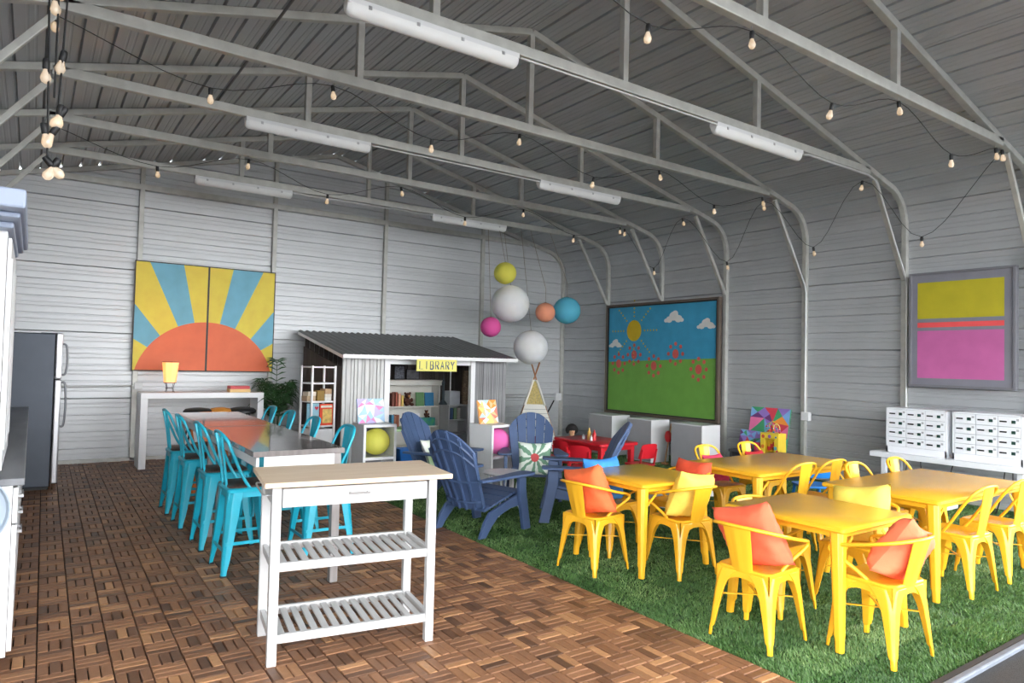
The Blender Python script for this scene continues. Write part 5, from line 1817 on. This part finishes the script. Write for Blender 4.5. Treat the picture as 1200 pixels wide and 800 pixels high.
# ------------------------------------------------------------------ tube lights, conduits, wall boxes
M_diff = mat('frosted_diffuser', (232, 233, 232), rough=.35, var=.02)
TL = [(5, 1.59, 2.95, 'nearest frosted tube light, at the top of the picture'), (5, 5.27, 6.69, 'frosted tube light on the nearest lit frame, right side'), (3, 1.63, 2.93, 'frosted tube light on the middle lit frame, left side'),
      (3, 5.24, 6.65, 'frosted tube light on the middle lit frame, right side'), (1, 1.66, 2.93, 'farthest frosted tube light on the left'), (1, 5.17, 6.60, 'farthest frosted tube light, above the lanterns')]
for f, xa, xb, l in TL:
    t = T('tube_light', l, 'light', ((xa + xb) / 2, FY[f] - .005, ZCH - .043), group='frosted tube lights')
    h = (xb - xa) / 2
    P('housing', M_white, t, lambda b: b.box(-h, h, -.05, .05, -.045, -.002), bev=.006)
    P('diffuser', M_diff, t, lambda b: b.loft([[Vector((x, sc * .052 * math.cos(a), -.04 - sc * .075 * math.sin(a))) for a in [PI * k / 10 for k in range(11)]] for x, sc in ((-h + .0, .7), (-h + .02, .95), (-h + .04, 1), (h - .04, 1), (h - .02, .95), (h, .7))]), smooth=50)
    for k in range(4):
        xk = -h + .15 + (2 * h - .3) * k / 3
        P('clip', M_chrome, t, lambda b: b.box(xk - .012, xk + .012, -.056, .056, -.055, -.03), bev=.002)


def conduit(pts, r, label, name='conduit', m=None, boxes=()):
    t = T(name, label, 'conduit', pts[0])
    o = Vector(pts[0])
    P('pipe', m or M_conduit, t, lambda b: b.tube([Vector(p) - o for p in pts], r, 8), smooth=60)
    for c, s in boxes:
        P('junction_box', M_white if m is None else m, t, lambda b: b.box(c[0] - s[0] - o.x, c[0] + s[0] - o.x, c[1] - s[1] - o.y, c[1] + s[1] - o.y, c[2] - s[2] - o.z, c[2] + s[2] - o.z), bev=.006)


yf = FY[5] - .05
conduit([(2.96, yf, 3.83), (5.26, yf, 3.83)], .009, 'white conduit joining the two nearest tube lights')
conduit([(6.70, yf, 3.82), (6.8, yf, 3.835), (8.02, yf, 3.835), (8.20, yf, 3.80), (8.93, yf, 2.72), (8.97, yf, 2.60), (8.97, yf, .58)], .012, 'conduit running from nearest tube light down the wall to the lockers')
yf = FY[3] - .05
conduit([(2.94, yf, 3.83), (5.23, yf, 3.83)], .009, 'white conduit joining the middle pair of tube lights')
yf = FY[1] - .05
conduit([(2.94, yf, 3.83), (5.16, yf, 3.83)], .009, 'white conduit joining the farthest pair of tube lights')
yf = FY[4] - .05
conduit([(8.22, yf, 3.78), (8.35, yf, 3.58), (8.93, yf, 2.72), (8.97, yf, 2.60), (8.97, yf, .92)], .012, 'conduit running down the frame to the power box by the bench', boxes=[((8.97, yf - .02, .86), (.035, .06, .06))])
conduit([(1.385, FY[7], 3.98), (1.385, FY[3] + .05, 3.98)], .011, 'dark cable pipe running under the roof towards the middle lights', m=mat('dark_grey_pipe', (96, 96, 98), rough=.5))
conduit([(-.8, YB - .05, 1.03), (1.23, YB - .05, 1.06)], .012, 'grey conduit on the back wall behind the refrigerator', boxes=[((1.255, YB - .055, 1.06), (.05, .025, .05))])
conduit([(7.1, YB - .05, .86), (8.86, YB - .05, .83)], .012, 'conduit on the back wall behind the tent', boxes=[((8.90, YB - .06, .835), (.075, .03, .075))])
conduit([(3.03, YB - .05, 1.22), (3.03, YB - .05, .80)], .012, 'short conduit below the right corner of the sunrise painting', boxes=[((3.03, YB - .055, .95), (.04, .025, .05))])
conduit([(8.80, YB - .06, .76), (8.10, YB - .30, .0)], .014, 'dark diagonal brace pipe in the back right corner', m=M_blackmetal)

# ------------------------------------------------------------------ string lights
M_cord = mat('black_cord', (26, 26, 27), rough=.6)
M_bulb = mat('warm_bulb_glass', (238, 232, 222), rough=.12, emit=(255, 214, 160), estr=.22, trans=.55)


def bulb(t, p, tilt=(0, 0)):
    Mx = Matrix.Translation(p) @ Euler((R(tilt[0]), R(tilt[1]), 0)).to_matrix().to_4x4()
    s = P('socket', M_black, t, lambda b: b.lathe([(.001, .0), (.014, .0), (.0165, -.01), (.0165, -.05), (.013, -.055), (.001, -.055)], 10), key='socket', M=Mx, smooth=50)
    P('bulb', M_bulb, s, lambda b: b.lathe([(.012, -.053), (.014, -.063), (.023, -.088), (.025, -.10), (.019, -.118), (.006, -.126), (.001, -.127)], 12), key='bulbm', smooth=70)


def strand(pts, hooks, label):
    """pts: bulb socket tops; cord sags between them"""
    t = T('string_light', label, 'string light', pts[0], group='string lights')
    o = Vector(pts[0])
    P('cord', M_cord, t, lambda b: b.tube(smoothpath([Vector(p) - o for p in pts], 6), .0034, 5))
    for i in hooks:
        p = Vector(pts[i]) - o
        P('hook', M_chrome, t, lambda b: b.tube([p, p + Vector((0, 0, .045))], .004, 5))
    for p in pts:
        bulb(t, Vector(p) - o, (random.uniform(-10, 10), random.uniform(-10, 10)))


for f, l in ((6, 'string lights along the steel frame nearest the front'), (4, 'string lights along the fourth frame from the back wall'), (2, 'string lights along the frame above the flower painting')):
    y = FY[f]
    pts, hk = [], []
    for k, x in enumerate((0.03, 1.05, 2.01, 2.97, 3.97, 4.98, 6.0, 7.0, 8.0)):
        pts.append((x, y - .0, 3.83 if k % 2 == 0 else 3.57))
        if k % 2 == 0:
            hk.append(k)
    strand(pts, hk, l)
wp = [(8.02, FY[6] - .05, 3.80), (8.78, 3.955, 3.16), (8.10, FY[5] + .06, 3.80), (8.84, 5.40, 3.22), (8.12, FY[4] + .06, 3.80), (8.84, 6.85, 3.17), (8.05, FY[3] + .06, 3.78), (8.80, 8.35, 3.22), (8.05, FY[2] - .06, 3.80)]
strand(wp, [], 'string lights zigzagging along the top of the right wall')
bd = T('string_light_bundle', 'bundle of string lights dangling in the upper left corner', 'string light', (.045, 4.2, 3.86), group='string lights')
for k, dx in enumerate((-.03, .0, .03)):
    zz = (-1.38, -1.05, -1.15)[k]
    P('cord', M_cord, bd, lambda b: b.tube(smoothpath([(dx * .3, 0, 0), (dx * 1.3, .01, zz * .3), (dx, -.01, zz * .65), (dx * .6, 0, zz)], 6), .0055, 6))
for (x, z, ta) in ((-.01, -.42, 8), (.05, -.38, 130), (-.02, -.50, 5), (-.04, -.86, 0), (.035, -.80, -10), (.03, -1.08, -6), (.05, -1.09, -25), (-.04, -1.19, 10), (.02, -1.19, -25), (-.03, -1.36, 40), (.03, -1.36, -25)):
    bulb(bd, Vector((x, 0, z)), (0, -ta if ta != 130 else 100))
